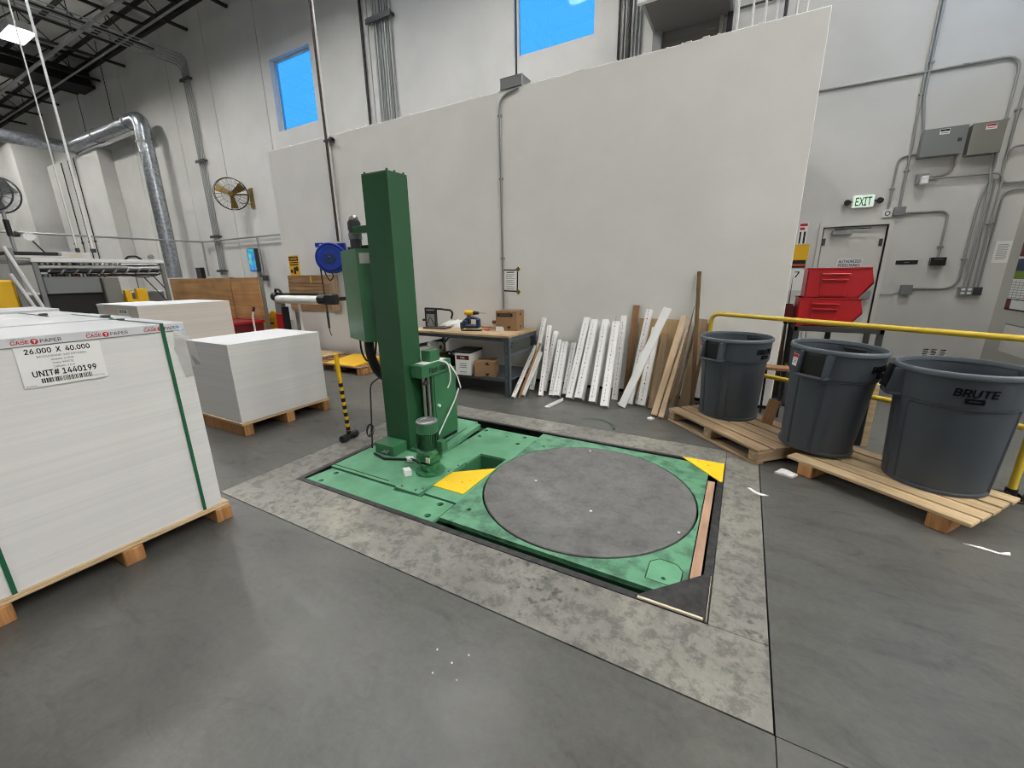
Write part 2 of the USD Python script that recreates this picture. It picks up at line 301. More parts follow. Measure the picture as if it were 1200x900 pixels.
wb = struct('wall_back', label='tall off-white concrete outer wall with panel joints and two high windows', category='wall')
W1 = (-13.40, -11.52, 5.93, 7.85); W2 = (-4.96, -3.17, 6.03, 7.93)
jx = [XL, -33.5, -23.2, -19.41, -16.72, -13.84, -9.2, -4.97+2.4, XR+.25]
holes = unary_union([sbox(w[0], w[2], w[1], w[3]) for w in (W1, W2)]); DOOR = (1.06, 1.93, -.02, 2.18)
holes = holes.union(sbox(DOOR[0], DOOR[2], DOOR[1], DOOR[3]))
for a, b in zip(jx, jx[1:]):
    obj('wall_panel', xz_prism(sbox(a+.016, 0, b-.016, ZC+.3).difference(holes), YW, YW+.28), 'wall_outer', wb)
obj('joint_filler', cat([bx(j-.03, j+.03, YW+.15, YW+.3, 0, ZC+.3) for j in jx[1:-1]]), 'black', wb)
def window(n, w, label):
    t = struct(f'window_{n}', label=label, category='window')
    x0, x1, z0, z1 = w; f = .05
    obj('frame', xz_prism(sbox(x0, z0, x1, z1).difference(sbox(x0+f, z0+f, x1-f, z1-f)), YW+.14, YW+.20), 'white_metal', t)
    obj('glass', bx(x0+f, x1-f, YW+.165, YW+.172, z0+f, z1-f), 'window_glass', t)
window(1, W1, 'high square window showing blue sky, left of the brown riser pipe')
window(2, W2, 'high square window showing blue sky above the galvanised box on the white wall')
# right-hand wall with a window of the same height
wr = struct('wall_right', label='grey side wall at the right edge carrying a printed poster', category='wall')
W3 = (6.9, 8.7, 4.6, 6.9)
obj('wall_panel', yz_prism(sbox(YN, 0, YW+.0, ZC+.3).difference(sbox(W3[0], W3[2], W3[1], W3[3])), XR, XR+.25), 'wall_side', wr)
obj('wall_return', bx(XR+.25, XE+.25, YN, YN+.25, 0, ZC+.3), 'wall_outer', wr)
struct('wall_east', bx(XE, XE+.25, YB-.25, YN, 0, ZC+.3), 'wall_outer', label='far end wall of the hall, to the right of the camera', category='wall')
w3 = struct('window_3', label='high window in the right side wall', category='window')
obj('frame', yz_prism(sbox(W3[0], W3[2], W3[1], W3[3]).difference(sbox(W3[0]+.05, W3[2]+.05, W3[1]-.05, W3[3]-.05)), XR+.13, XR+.19), 'white_metal', w3)
obj('glass', bx(XR+.155, XR+.162, W3[0]+.05, W3[1]-.05, W3[2]+.05, W3[3]-.05), 'clear_glass', w3)
struct('wall_left', bx(XL-.25, XL, YB-.25, YW+.28, 0, ZC+.3), 'wall_outer', label='far left end wall of the hall', category='wall')
struct('wall_front', bx(XL-.25, XE+.25, YB-.25, YB, 0, ZC+.3), 'wall_outer', label='wall of the hall behind the camera', category='wall')
SKYL = [(-6.6, 5.0), (-13.2, 3.6), (-26.5, 3.6), (9.8, -1.5)]
cl = struct('ceiling', label='dark roof deck on purlins', category='ceiling')
rf = sbox(XL-.25, YB-.25, XE+.25, YW+.3).difference(unary_union([sbox(x-.75, y-1.4, x+.75, y+1.4) for x, y in SKYL]))
obj('roof_deck', prism(rf, ZC, ZC+.2), 'roof_deck', cl)
for x, y in SKYL: obj('skylight_curb', prism(sbox(x-.75, y-1.4, x+.75, y+1.4).difference(sbox(x-.7, y-1.35, x+.7, y+1.35)), ZC-.05, ZC+.3), 'white_metal', cl)
for k in range(13):
    y = YW-.75-k*1.35; obj('purlin', bx(XL, XE, y-.03, y+.03, ZC-.14, ZC), 'truss_dark', cl)
obj('ledger', bx(XL, XR, YW-.10, YW, ZC-.35, ZC), 'truss_dark', cl)

obj('door_backing', bx(DOOR[0]-.05, DOOR[2]+.05, YW+.2, YW+.27, 0, 2.25), 'joint_dark', wb)  # unseen panel added to block sky light leaking round the door
# free-standing partition: the big white wall behind the machine
PY = 5.11
wp = struct('wall_middle', label='lower free-standing white partition wall behind the green machine', category='wall')
PTOP = 3.705
obj('partition_panel', bx(-7.87, .383, PY, PY+.20, .045, PTOP, .006), 'wall_white', wp)
obj('base_gap', bx(-7.84, .35, PY+.04, PY+.17, 0, .045), 'joint_dark', wp)
def spalls():
    ms = []; r = random.Random(3)
    for k in range(44):
        x = r.uniform(-7.6, .3); w = r.uniform(.01, .06); ms.append(bx(x, x+w, PY-.002, PY+.03, PTOP-r.uniform(.004, .012), PTOP+r.uniform(.002, .012), .002))
    return cat(ms)
obj('rough_edge', spalls(), 'wall_white', wp)
# two further partitions far down the hall
wl = struct('wall_far', label='pale partition wall far down the hall on the left with a shaded end', category='wall')
obj('partition_panel', bx(-31.7, -25.45, 8.68, YW, 0, 7.1, .01), 'wall_outer', wl)
wl2 = struct('wall_end', label='taller projecting wall at the far left edge behind the round fan', category='wall')
obj('wall_panel', bx(XL, -32.2, 7.75, YW, 0, 8.1, .01), 'wall_outer', wl2)

# the exit door
dr = struct('door_1', label='off-white steel exit door with closer and sign, behind the red bins', category='door')
obj('door_frame', xz_prism(sbox(1.005, 0, 1.985, 2.255).difference(sbox(1.06, -.1, 1.93, 2.18)), YW-.03, YW+.12), 'white_metal', dr)
obj('door_leaf', bx(1.075, 1.915, YW+.03, YW+.075, .01, 2.165, .004), 'white_metal', dr)
cb = obj('door_closer', bx(1.19, 1.47, YW-.055, YW+.03, 2.045, 2.115, .008), 'galvanised', dr); obj('closer_arm', cat([bx(1.22, 1.34, YW-.06, YW-.03, 2.125, 2.15), bx(1.3, 1.7, YW-.045, YW-.035, 2.125, 2.14)]), 'charcoal', cb)
obj('door_stop', xz_prism(sbox(1.03, .0, 1.96, 2.20).difference(sbox(1.10, -.1, 1.89, 2.14)), YW+.078, YW+.195), 'panel_grey', dr)  # inner frame added to cover the gap where sky light leaked in
obj('hinge_plate', bx(1.08, 1.125, YW+.022, YW+.03, 1.885, 2.0), 'charcoal', dr); obj('hinge_plate', bx(1.85, 1.895, YW+.022, YW+.03, 1.845, 1.96), 'charcoal', dr)
sg = obj('door_sign', bx(1.335, 1.69, YW+.024, YW+.03, 1.50, 1.65), 'paper_white', dr)
text(sg, 'AUTHORIZED', .045, (1.512, YW+.023, 1.61), (1, 0, 0), (0, 0, 1), 'ink_blue', w=.31, bold=True); text(sg, 'PERSONNEL', .045, (1.512, YW+.023, 1.545), (1, 0, 0), (0, 0, 1), 'ink_blue', w=.31, bold=True)
obj('push_bar', cat([bx(1.2, 1.8, YW-.04, YW-.01, 1.03, 1.08, .008), bx(1.72, 1.86, YW-.06, YW+.03, .98, 1.13, .01)]), 'galvanised', dr)

# ------------------------------------------------------------------ high-bay lamps and roof joists
def lamp(loc, label, group):
    t = thing('ceiling_lamp', label, 'ceiling light', loc, 0, group)
    obj('housing', cat([bx(-.62, .62, -.26, .26, .03, .10, .01)]), 'white_metal', t)
    for k in (-1, 1):
        obj('lens', bx(-.60, .60, .13*k-.105, .13*k+.105, .0, .028), 'lamp_lens', t)
    obj('uplight_slot', bx(-.5, .5, -.18, .18, .101, .108), 'added_uplight_glow', t)  # glowing strip added on top to lift the roof and upper walls
    obj('reflector', cat([bx(-.66, .66, sg*.29-.012, sg*.29+.012, -.10, .10, .004) for sg in (-1, 1)]+[bx(sg*.65-.012, sg*.65+.012, -.30, .30, -.10, .10, .004) for sg in (-1, 1)]), 'white_metal', t)
    for k in (-1, 1): obj('hanger_rod', bx(k*.5-.01, k*.5+.01, -.01, .01, .10, ZC-LAMP_Z-.02), 'truss_dark', t)
    return t
first = None
for x in LAMP_X:
    for y in (LAMP_Y if x < XR else LAMP_Y_EAST_ADDED):
        seen = (x, y) == (-20.6, 5.8)
        lab = 'bright twin-tube high-bay lamp hanging below the dark roof, top left' if seen else 'twin-tube high-bay lamp hanging from the roof out of view'
        if first is None: first = lamp((x, y, LAMP_Z), lab, 'high-bay lamps')
        else: dup(first, (x, y, LAMP_Z), label=lab, group=None if seen else 'high-bay lamps')
def joist(x, label):
    t = thing('roof_joist', label, 'roof truss', (x, 0, 9.6), 0, 'open-web roof joists')
    y0, y1 = YB+.05, (YW if x < XR else YN)-.02
    obj('top_chord', bx(-.05, .05, y0, y1, .68, .76), 'truss_dark', t); obj('bottom_chord', bx(-.05, .05, y0, y1, 0, .07), 'truss_dark', t)
    n = 26; st = (y1-y0)/n; ms = []
    for k in range(n):
        a, b = (y0+k*st, y0+(k+1)*st); ms.append(cyl((0, a, .05 if k % 2 else .70), (0, b, .70 if k % 2 else .05), .022, 6))
    obj('web_bars', cat(ms), 'truss_dark', t)
    return t
j0 = j1 = None
for k, x in enumerate(np.arange(-42.0, 21.5, 2.45)):
    if x < XR:
        if j0 is None: j0 = joist(x, 'black open-web steel joist carrying the roof deck')
        else: dup(j0, (x, 0, 9.6))
    elif j1 is None: j1 = joist(x, 'shorter black open-web steel joist over the right part of the hall')
    else: dup(j1, (x, 0, 9.6))
gd = thing('roof_girder', 'deep black beam running under the roof to the back wall', 'beam', (-26.0, 0, 9.45), 0)
obj('beam_web', bx(-.35, .35, YB+.05, YW-.03, .1, .66, .02), 'beam_dark', gd); obj('beam_flange', bx(-.6, .6, YB+.05, YW-.03, 0, .10), 'beam_dark', gd)
for (y, z, r, lb) in ((8.1, 9.35, .032, 'grey sprinkler pipe under the roof nearest the back wall'), (7.1, 9.3, .055, 'thicker pale pipe under the roof beside the lamp'), (5.2, 9.4, .032, 'thin pipe under the roof farthest from the back wall')):
    t = thing('roof_pipe', lb, 'pipe', (0, y, z))
    obj('pipe_run', cyl((XL+.02, 0, 0), ((XR if y > YN else XE)-.02, 0, 0), r, 10), 'conduit_grey', t, smooth=40)
    for x in np.arange(-40, 3 if y > YN else 21, 4.9): obj('hanger', bx(x-.01, x+.01, -.01, .01, r, ZC-z-.15), 'truss_dark', t)

# ------------------------------------------------------------------ the stretch wrapping machine in its pit
wr_ = thing('stretch_wrapper', 'green pallet stretch-wrapping machine with tall mast and round turntable set in the floor', 'wrapping machine', (0, 0, 0))
W = wr_
TC, TR = (-.836, 2.547), .7256
obj('base_frame', cat([bx(PIT[0]+.03, PIT[1]-.1, y, y+.08, -.25, -.022) for y in (1.78, 2.1, 2.9, 3.2)] + [bx(x, x+.08, 1.78, 3.28, -.25, -.022) for x in (-2.78, -2.15, -1.5, -.2)]), 'green_edge', W)
fr = unary_union([sbox(-2.86, 1.685, .02, 3.43).difference(sbox(-2.815, 1.722, -.022, 3.395))])
obj('pit_edge_angle', cat([prism(fr, -.004, .004), prism(sbox(-2.858, 1.687, .018, 3.428).difference(sbox(-2.852, 1.693, .012, 3.422)), -.2, -.004)]), 'steel_dark', W)
def hole(x, y, r=.021): return Point(x, y).buffer(r, 12)
strip = Polygon([(-2.795, 1.724), (-1.557, 1.724), (-1.557, 1.955), (-1.82, 1.955), (-1.82, 1.925), (-2.075, 1.905), (-2.075, 1.935), (-2.765, 1.935)])
strip = strip.difference(unary_union([hole(-2.667, 1.893, .02), hole(-2.666, 1.758, .02), hole(-1.644, 1.915, .023), hole(-1.631, 1.769, .023)]))
obj('deck_plate', prism(strip, -.02, 0), 'deck_green', W)
plA = Polygon([(-2.805, 1.957), (-2.185, 1.957), (-2.185, 2.62), (-2.30, 2.62), (-2.30, 3.0), (-2.30, 3.36), (-2.805, 3.36)])
obj('deck_plate', prism(plA, -.02, .002), 'deck_green', W); obj('fold_line', bx(-2.80, -2.19, 1.985, 1.993, .002, .0045), 'green_edge', W)
tab = Polygon([(-2.175, 1.945), (-2.07, 1.945), (-2.07, 1.93), (-1.85, 1.93), (-1.85, 1.965), (-1.845, 2.5), (-2.19, 2.5)])
obj('motor_plate', prism(tab, -.02, .014), 'deck_green', W)
for x, y in ((-2.03, 1.96), (-1.9, 1.96), (-1.865, 2.0), (-1.862, 2.30), (-1.862, 2.42)): obj('plate_bolt', cyl((x, y, .014), (x, y, .024), .009, 8), 'steel', W)
obj('rib_bar', prism(Polygon([(-2.195, 2.47), (-2.13, 2.47), (-2.205, 3.27), (-2.285, 3.27)]), -.02, .022), 'deck_green', W)
slot = sbox(-1.845, 2.11, -1.59, 2.722)
left = sbox(-2.125, 2.51, -1.50, 3.27).union(sbox(-1.838, 1.977, -1.50, 2.6))
mainp = unary_union([left, sbox(-1.548, 1.785, -.088, 3.365)])
mainp = mainp.difference(Point(*TC).buffer(TR+.012, 64)).difference(slot)
hatch = Polygon([(-.279, 1.849), (-.281, 1.984), (-.240, 2.028), (-.151, 2.022), (-.118, 1.981), (-.120, 1.849)])
mainp = mainp.difference(unary_union([hole(-2.09, 3.199), hole(-2.07, 3.041), hole(-1.668, 3.209), hole(-1.657, 3.049), hole(-1.431, 1.948, .017), hole(-1.83, 3.15, .008), hole(-1.42, 3.1, .014)])).difference(hatch.buffer(.004))
seam = sbox(-1.552, 1.7, -1.547, 3.4)
for part, m_, top in ((mainp.intersection(sbox(-3, 0, -1.551, 4)), 'deck_green', 0.0), (mainp.intersection(sbox(-1.5475, 0, 0, 4)), 'deck_scuffed', .002)):
    obj('deck_plate', prism(part, -.022, top), m_, W)
obj('plate_skirt', bx(-1.545, -.09, 1.786, 1.796, -.13, -.022), 'green_edge', W)
obj('hatch', prism(hatch.buffer(-.001).difference(hole(-.198, 1.885, .011)), -.022, .001), 'deck_green', W)
obj('pit_debris', cat([moved(bx(-.02-r1*.02, .03, -.015, .02, 0, .01+.02*r2), (-1.72+.10*(r1-.5), 2.58+.2*(r2-.5), -.16), r1*6) for r1, r2 in nrg.random((16, 2))] + [bx(-1.86, -1.57, 2.1, 2.75, -.2, -.16)]), 'table_rubber', W)
obj('slot_liner', prism(slot.buffer(.006, join_style=2).difference(slot), -.14, -.02), 'box_green', W)
obj('yellow_cover', prism(Polygon([(-1.845, 2.085), (-1.578, 2.085), (-1.578, 2.53), (-1.845, 2.32)]), .001, .006), 'yellow_worn', W, label='scuffed yellow cover plate over the slot')
obj('turntable', lathe([(0, -.03), (TR, -.03), (TR, .003), (TR-.006, .008), (0, .008)], 96, (*TC, 0)), 'table_rubber', W, smooth=30, label='round worn grey turntable')
obj('wood_strip', bx(-.082, -.034, 1.90, 3.09, -.03, -.002), 'strip_wood', W, label='bare wood strip along the right edge')
obj('corner_plate', prism(Polygon([(-.30, 3.415), (.012, 3.425), (.012, 3.10), (-.002, 3.09)]), .003, .010), 'yellow_worn', W, label='yellow triangular corner plate')
cp = obj('corner_plate', prism(Polygon([(-.292, 1.70), (.012, 1.69), (.012, 2.03)]), .004, .012), 'steel_dark', W, label='dark steel triangular corner plate')
obj('chipped_edge', cat([bx(-.285, .0, 1.688, 1.70, .003, .013), bx(.008, .014, 1.69, 2.0, .003, .012)]), 'tan_paint', cp)
# mast
mx0, mx1, my0, my1, mz = -2.696, -2.420, 2.480, 2.695, 2.252
obj('mast', bx(mx0, mx1, my0, my1, .002, mz, .004), 'mast_green', W, label='tall square dark green mast')
obj('mast_cap', bx(mx0+.003, mx1-.003, my0+.003, my1-.003, mz, mz+.006), 'mast_green', W)
for x, y in ((mx0+.02, my0+.02), (mx1-.02, my0+.02), (mx1-.02, my0+.1), (mx1-.02, my1-.02), (mx0+.02, my1-.02)):
    obj('cap_bolt', cyl((x, y, mz+.006), (x, y, mz+.022), .008, 8), 'mast_green', W)
ft = obj('foot_box', bx(-2.675, -2.460, 2.315, 2.478, .002, .095, .003), 'box_green', W)
obj('cable_gland', cat([cyl((-2.56, 2.315, .04), (-2.56, 2.28, .035), .012, 8), cyl((-2.52, 2.315, .045), (-2.52, 2.275, .04), .013, 8)]), 'steel', ft)
obj('foot_lug', cat([bx(-2.42, -2.33, 2.47, 2.54, .002, .03, .004), cyl((-2.37, 2.50, .03), (-2.37, 2.50, .055), .014, 6)]), 'box_green', W)
obj('floor_cable', tube([(-2.655, 2.28, .012), (-2.57, 2.26, .012), (-2.5, 2.24, .012), (-2.36, 2.30, .012), (-2.24, 2.32, .03), (-2.09, 2.26, .03)], .010, 6, .05), 'rubber_black', W)
# film carriage behind the mast
cp_ = [(-3.25, 2.66), (-2.88, 2.51), (-2.712, 2.60), (-2.712, 2.82), (-3.17, 2.90)]
ch = obj('carriage_cover', prism(cp_, .935, 1.722), 'box_green', W, label='green film carriage cover hung left of the mast')
pl_u = np.array([.168, .09, 0])/np.linalg.norm([.168, .09, 0])
lb = obj('rating_plate', plate_on((-2.795, 2.5555, 1.645), .14, .085, pl_u, (0, 0, 1), .003), 'white_metal', ch)
obj('carriage_bracket', bx(-2.712, mx0+.01, 2.56, 2.63, 1.0, 1.66), 'green_edge', W)
obj('carriage_arm', bx(-2.93, mx0+.01, 2.54, 2.60, 1.845, 1.90, .004), 'mast_green', W)
cyb = obj('film_roller', cat([lathe([(0, 0), (.048, 0), (.048, .15), (.054, .155), (.054, .215), (.042, .235), (0, .235)], 20, (-2.965, 2.60, 1.722))]), 'charcoal', W, smooth=40)
obj('roller_cap', lathe([(.036, .235), (.04, .25), (.03, .27), (0, .278)], 18, (-2.965, 2.60, 1.722)), 'steel', cyb, smooth=40)
obj('roller_band', lathe([(.0545, .08), (.0545, .13)], 20, (-2.965, 2.60, 1.722)), 'ink_grey', cyb)
obj('carriage_fitting', cat([cyl((-3.045, 2.62, 1.715), (-3.05, 2.62, 1.83), .008, 6), bx(-3.075, -3.02, 2.6, 2.64, 1.715, 1.745), bx(-2.88, -2.80, 2.57, 2.61, 1.715, 1.75, .005), cyl((-2.76, 2.58, 1.715), (-2.76, 2.58, 1.76), .02, 8)]), 'rubber_black', W)
obj('energy_chain', tube([(-2.96, 2.62, .95), (-2.96, 2.62, .80), (-2.90, 2.62, .66), (-2.78, 2.62, .59), (-2.62, 2.62, .60)], .042, 8, .12), 'rubber_black', W, smooth=50)
obj('carriage_hose', tube([(-3.05, 2.60, .95), (-3.05, 2.60, .82), (-2.98, 2.59, .73), (-2.88, 2.6, .78), (-2.84, 2.6, .95)], .009, 6, .1), 'rubber_black', W)
obj('drop_cord', tube([(-2.78, 2.60, .62), (-2.745, 2.50, .63), (-2.735, 2.385, .60), (-2.735, 2.355, .25), (-2.75, 2.345, .02)], .0065, 6, .06), 'rubber_black', W)
obj('cord_coil', cat([tube([(-2.752+(.020+.004*k)*math.cos(a)+.006*k, 2.335+.018*math.sin(a+.5*k), .19+(.045+.006*k)*math.sin(a)) for a in np.linspace(0, 2*PI, 17)], .0038, 5) for k in range(3)]), 'rubber_black', W)
# drive motor
mc = (-2.005, 2.245)
g_ = obj('gearbox', cat([lathe([(0, .014), (.112, .014), (.115, .022), (.112, .032), (.07, .036), (.065, .055)], 28, (*mc, 0)), lathe([(0, .05), (.075, .05), (.082, .06), (.082, .095), (.07, .10)], 24, (*mc, 0)), bx(mc[0]-.085, mc[0]+.085, mc[1]-.075, mc[1]+.075, .10, .18, .02), lathe([(.088, .178), (.088, .20), (.07, .215)], 24, (*mc, 0))]), 'motor_green', W, smooth=35)
obj('gearbox_label', bx(mc[0]+.035, mc[0]+.07, mc[1]-.082, mc[1]-.075, .125, .165), 'tan_paint', g_)
mb = obj('motor_body', lathe([(.06, .20), (.074, .215), (.074, .345), (.08, .35), (.08, .43), (.072, .436)], 32, (*mc, 0)), 'motor_green', W, smooth=35)
fins = [moved(bx(.072, .086, -.0022, .0022, .222, .342), (*mc, 0), a) for a in np.linspace(0, 2*PI, 33)[:-1]]
obj('cooling_fins', cat(fins), 'green_edge', mb)
obj('fan_cover', lathe([(.082, .345), (.083, .40), (.083, .426)], 32, (*mc, 0)), 'box_green', mb, smooth=35)
obj('cover_rim', cat([lathe([(.083, .426), (.082, .434), (.074, .440), (.055, .441)], 32, (*mc, 0)), lathe([(.055, .441), (.053, .434), (0, .434)], 32, (*mc, 0))]), 'galvanised', mb, smooth=35)
obj('terminal_box', bx(mc[0]+.07, mc[0]+.135, mc[1]-.0, mc[1]+.07, .19, .28, .006), 'box_green', mb)
# control cabinet
cab = obj('control_cabinet', bx(-2.70, -2.315, 2.70, 3.04, .03, .665, .004), 'box_green', W)
obj('cabinet_door', bx(-2.315, -2.306, 2.72, 3.03, .07, .65, .003), 'box_green', cab)
obj('push_button', cyl((-2.306, 2.755, .36), (-2.288, 2.755, .36), .014, 12), 'white', cab)
obj('cabinet_skirt', bx(-2.69, -2.318, 2.71, 3.03, .0, .03), 'black', cab)
hd = obj('cabinet_header', bx(-2.412, -2.285, 2.545, 2.945, .655, .765, .004), 'box_green', W)
text(hd, 'Fast-Star', .045, (-2.284, 2.755, .705), (0, 1, 0), (0, 0, 1), 'black', w=.24, bold=True, slant=.2)
obj('paper_sheet', bx(-2.405, -2.30, 2.60, 2.90, .766, .768), 'paper_white', hd)
obj('beacon_box', bx(-2.42, -2.315, 2.70, 2.83, .765, .865, .005), 'box_green', W)
obj('guide_rod', cyl((-2.335, 2.61, .01), (-2.335, 2.61, .655), .014, 12), 'steel', W, smooth=40); obj('guide_rod', cyl((-2.335, 2.67, .01), (-2.335, 2.67, .655), .016, 12), 'steel', W, smooth=40)
obj('chain_guard', bx(-2.36, -2.335, 2.648, 2.70, .0, .655), 'black', W)  # black strip standing in for the dark gap beside the cabinet
obj('air_fitting', cat([cyl((-2.315, 2.59, .60), (-2.315, 2.645, .60), .014, 8), cyl((-2.315, 2.62, .585), (-2.315, 2.62, .625), .02, 8)]), 'charcoal', W)
def ribbon(pts, w, nrm=(1, 0, 0)):
    P = [np.array(p, float) for p in fillet(pts, .05, 4)]; V = []; F = []
    for i, p in enumerate(P):
        t = P[min(i+1, len(P)-1)]-P[max(i-1, 0)]; s = np.cross(t, nrm); s /= np.linalg.norm(s)+1e-9; V += [p-s*w/2, p+s*w/2]
    for i in range(len(P)-1): F += [(2*i, 2*i+1, 2*i+3), (2*i, 2*i+3, 2*i+2)]
    m = trimesh.Trimesh(np.array(V), np.array(F), process=False); b = m.copy(); b.vertices += np.array(nrm)*.002; return cat([m, b])
obj('film_tail', cat([ribbon([(-2.275, 2.76, .78), (-2.262, 2.87, .74), (-2.262, 2.90, .62), (-2.27, 2.90, .55), (-2.275, 2.86, .50)], .016), ribbon([(-2.27, 3.02, .46), (-2.275, 2.96, .36), (-2.28, 2.80, .20), (-2.28, 2.70, .10)], .018), ribbon([(-2.27, 2.90, .72), (-2.26, 2.99, .60), (-2.26, 3.04, .46)], .014)]), 'white', W, label='white film tail hanging off the control cabinet')

# scraps on the deck
def scrap(name, label, pts, z, m, th=.02, crumple=.012, parent=None):
    P = Polygon(pts); me = prism(P, z, z+th)
    me = me.subdivide().subdivide(); me.vertices[:, 2] += (meshkit.noise(me.vertices*60)-.2)*crumple*(me.vertices[:, 2] > z+th*.5)
    return tag(obj(name, me, m), label, 'paper scrap')
scrap('paper_cup_lid', 'small white block of paper on the green deck left of the drive motor', [(-2.165, 2.11), (-2.11, 2.075), (-2.075, 2.115), (-2.13, 2.15)], .015, 'white', .045, .004)
scrap('paper_scrap', 'crumpled white paper scrap between the mast foot box and the drive motor', [(-2.33, 2.32), (-2.27, 2.28), (-2.23, 2.32), (-2.29, 2.36)], .012, 'white', .02)

# ------------------------------------------------------------------ pallets, paper stacks
def pallet(label, o, ang, L, D, zt, nb, gaps, wname, stringers, kind='stringer', bw=.095, group=None, board_w=None):
    """front-left corner o, boards along local x (length L), stringers along local y (depth D), deck top at zt."""
    t = thing('pallet', label, 'pallet', (o[0], o[1], 0), ang, group)
    step = D/nb
    for k in range(nb):
        w = (board_w or step*.84); y0 = k*step+(step-w)/2
        obj('deck_board', bx(rng.uniform(-.008, .008), L+rng.uniform(-.008, .008), y0, y0+w, zt-.022, zt, .003), wname+'_x', t)
    for x in stringers:
        obj('stringer', bx(x, x+bw, .01, D-.01, .022 if kind != 'block' else 0, zt-.023, .006), 'block_wood' if kind == 'block' else 'pallet_wood_y', t)
    for k in ((0, .5, 1) if kind != 'block' else ()):
        y0 = k*(D-.09); obj('bottom_board', bx(.01, L-.01, y0, y0+.09, .0, .021, .003), wname+'_x', t)
    return t
def paper_stack(label, x0, x1, y0, y1, z0, z1, edges='sheet_edges', ptop='sheet_top', name='paper_stack', lifts=None):
    t = thing(name, label, 'paper stack', ((x0+x1)/2, (y0+y1)/2, z0), 0)
    a, b, h = (x1-x0)/2, (y1-y0)/2, z1-z0
    # the pile: slightly uneven lifts of board
    n = lifts or max(6, int(h/.06)); r = random.Random(int(abs(x0)*1000)); ms = []; z = 0
    for k in range(n):
        zz = h-.004 if k == n-1 else (k+1)*(h-.004)/n+r.uniform(-.01, .01)
        e = r.uniform(0, .0012); f = r.uniform(0, .0012); ms.append(bx(-a+e, a-e, -b+f, b-f, z, zz)); z = zz
    obj('sheet_pile', cat(ms), edges, t); obj('top_sheet', bx(-a-.001, a+.001, -b-.001, b+.001, h-.004, h, .001), ptop, t)
    return t, a, b, h
SX0, SX1, SY0, SY1, SZ0, SZ1 = -3.435, -2.775, .10, 1.137, .118, 1.262
def low_pallet(label, x0, x1, y0, y1, zt, blocks_y):
    t = thing('pallet', label, 'pallet', (x0, y0, 0))
    n = 6; st = (x1-x0)/n
    obj('deck_sheet', bx(0, x1-x0, 0, y1-y0, zt-.012, zt, .002), 'new_wood_y', t); obj('deck_sheet', bx(.002, x1-x0+.004, .004, y1-y0-.004, zt-.026, zt-.0125, .002), 'new_wood_y', t)
    for y in blocks_y: obj('stringer', bx(.0, x1-x0+.012, y-y0-.045, y-y0+.045, 0, zt-.0265, .005), 'block_wood', t)
    return t
low_pallet('thin-decked pallet with square end blocks under the nearest labelled paper stack', SX0, SX1+.012, SY0-.02, SY1+.03, SZ0, (.19, .67, 1.125))
st, a, b, h = paper_stack('large white paper stack with a unit label and green straps, front left', SX0, SX1, SY0, SY1, SZ0, SZ1, lifts=5)
U, V_ = (0, 1, 0), (0, 0, 1)
cap = obj('wrap_band', bx(-a-.003, a+.003, -b-.003, b+.003, h-.042, h+.002, .003), 'wrap_band', st)
obj('band_edge', cat([bx(a+.003, a+.0042, -b, b, h-.0435, h-.0405)]), 'ink_grey', cap)
def logo(c, k):
    text(cap, 'CASE', .0155, (c[0], c[1]-.047*k, c[2]), U, V_, 'ink_red', w=.058*k, bold=True); text(cap, 'PAPER', .0155, (c[0], c[1]+.055*k, c[2]), U, V_, 'ink', w=.072*k)
    obj('logo_disc', disc(c, (1, 0, 0), .0125, .001, 20), 'ink_red', cap); text(cap, '?', .015, (c[0]+.001, c[1], c[2]), U, V_, 'paper_white', bold=True)
    text(cap, 'ON THE', .006, (c[0], c[1]-.05*k, c[2]+.014), U, V_, 'ink_grey', w=.045*k)
yc = (SY0+SY1)/2
for y in (.558, .802, 1.028, .31): logo((a+.0032, y-yc, h-.023), .95)
# unit label, slightly skewed
lc = np.array([a+.006, .628-yc, 1.125-SZ0]); uu = np.array([0, math.cos(-.012), math.sin(-.012)]); vv = np.cross((1, 0, 0), uu)
lab_ = obj('unit_label', plate_on(lc, .283, .183, uu, vv, .0015), 'white', st)
def L_(s, h_, dx, dy, w, m='ink', bold=False): text(lab_, s, h_, lc+uu*dx+vv*dy+np.array([.0016, 0, 0]), uu, vv, m, w=w, bold=bold)
L_('26.000  X  40.000', .022, -.005, .070, .215, bold=True); L_('BASIS/GRADE: 160 DRYDEN1', .009, .003, .043, .165, 'ink_grey'); L_('Sheets 2,500', .009, 0, .026, .075, 'ink_grey')
L_('Color WHITE', .009, 0, .009, .07, 'ink_grey'); L_('Caliper: 16.0', .009, 0, -.008, .07, 'ink_grey'); L_('UNIT# 1440199', .026, .0, -.033, .215, bold=True)
bars = []; r = random.Random(5); x = -.085
while x < .085:
    w = r.choice((.0015, .003, .0045)); bars.append(on_plane(bx(x, x+w, -.078, -.056, 0, .0008), lc+np.array([.0016, 0, 0]), uu, vv)); x += w+r.choice((.0015, .003))
obj('barcode', cat(bars), 'ink', lab_); L_('Printed', .005, -.12, -.084, .03, 'ink_grey'); L_('Warehouse copy', .005, .095, -.075, .07, 'ink_grey')
def strap_around(y, w=.017):
    t_ = .0022; q = a+.0045; zt = h+.0035
    return cat([bx(q, q+t_, y-w/2, y+w/2, -.0, zt), bx(-q-t_, q+t_, y-w/2, y+w/2, zt, zt+t_), bx(-q-t_, -q, y-w/2, y+w/2, -.0, zt)])
for y in (1.036, .255): obj('strap', strap_around(y-yc), 'strap_green', st)
obj('seal_clip', bx(-.2, -.16, 1.036-yc-.012, 1.036-yc+.012, h+.005, h+.012), 'charcoal', st)
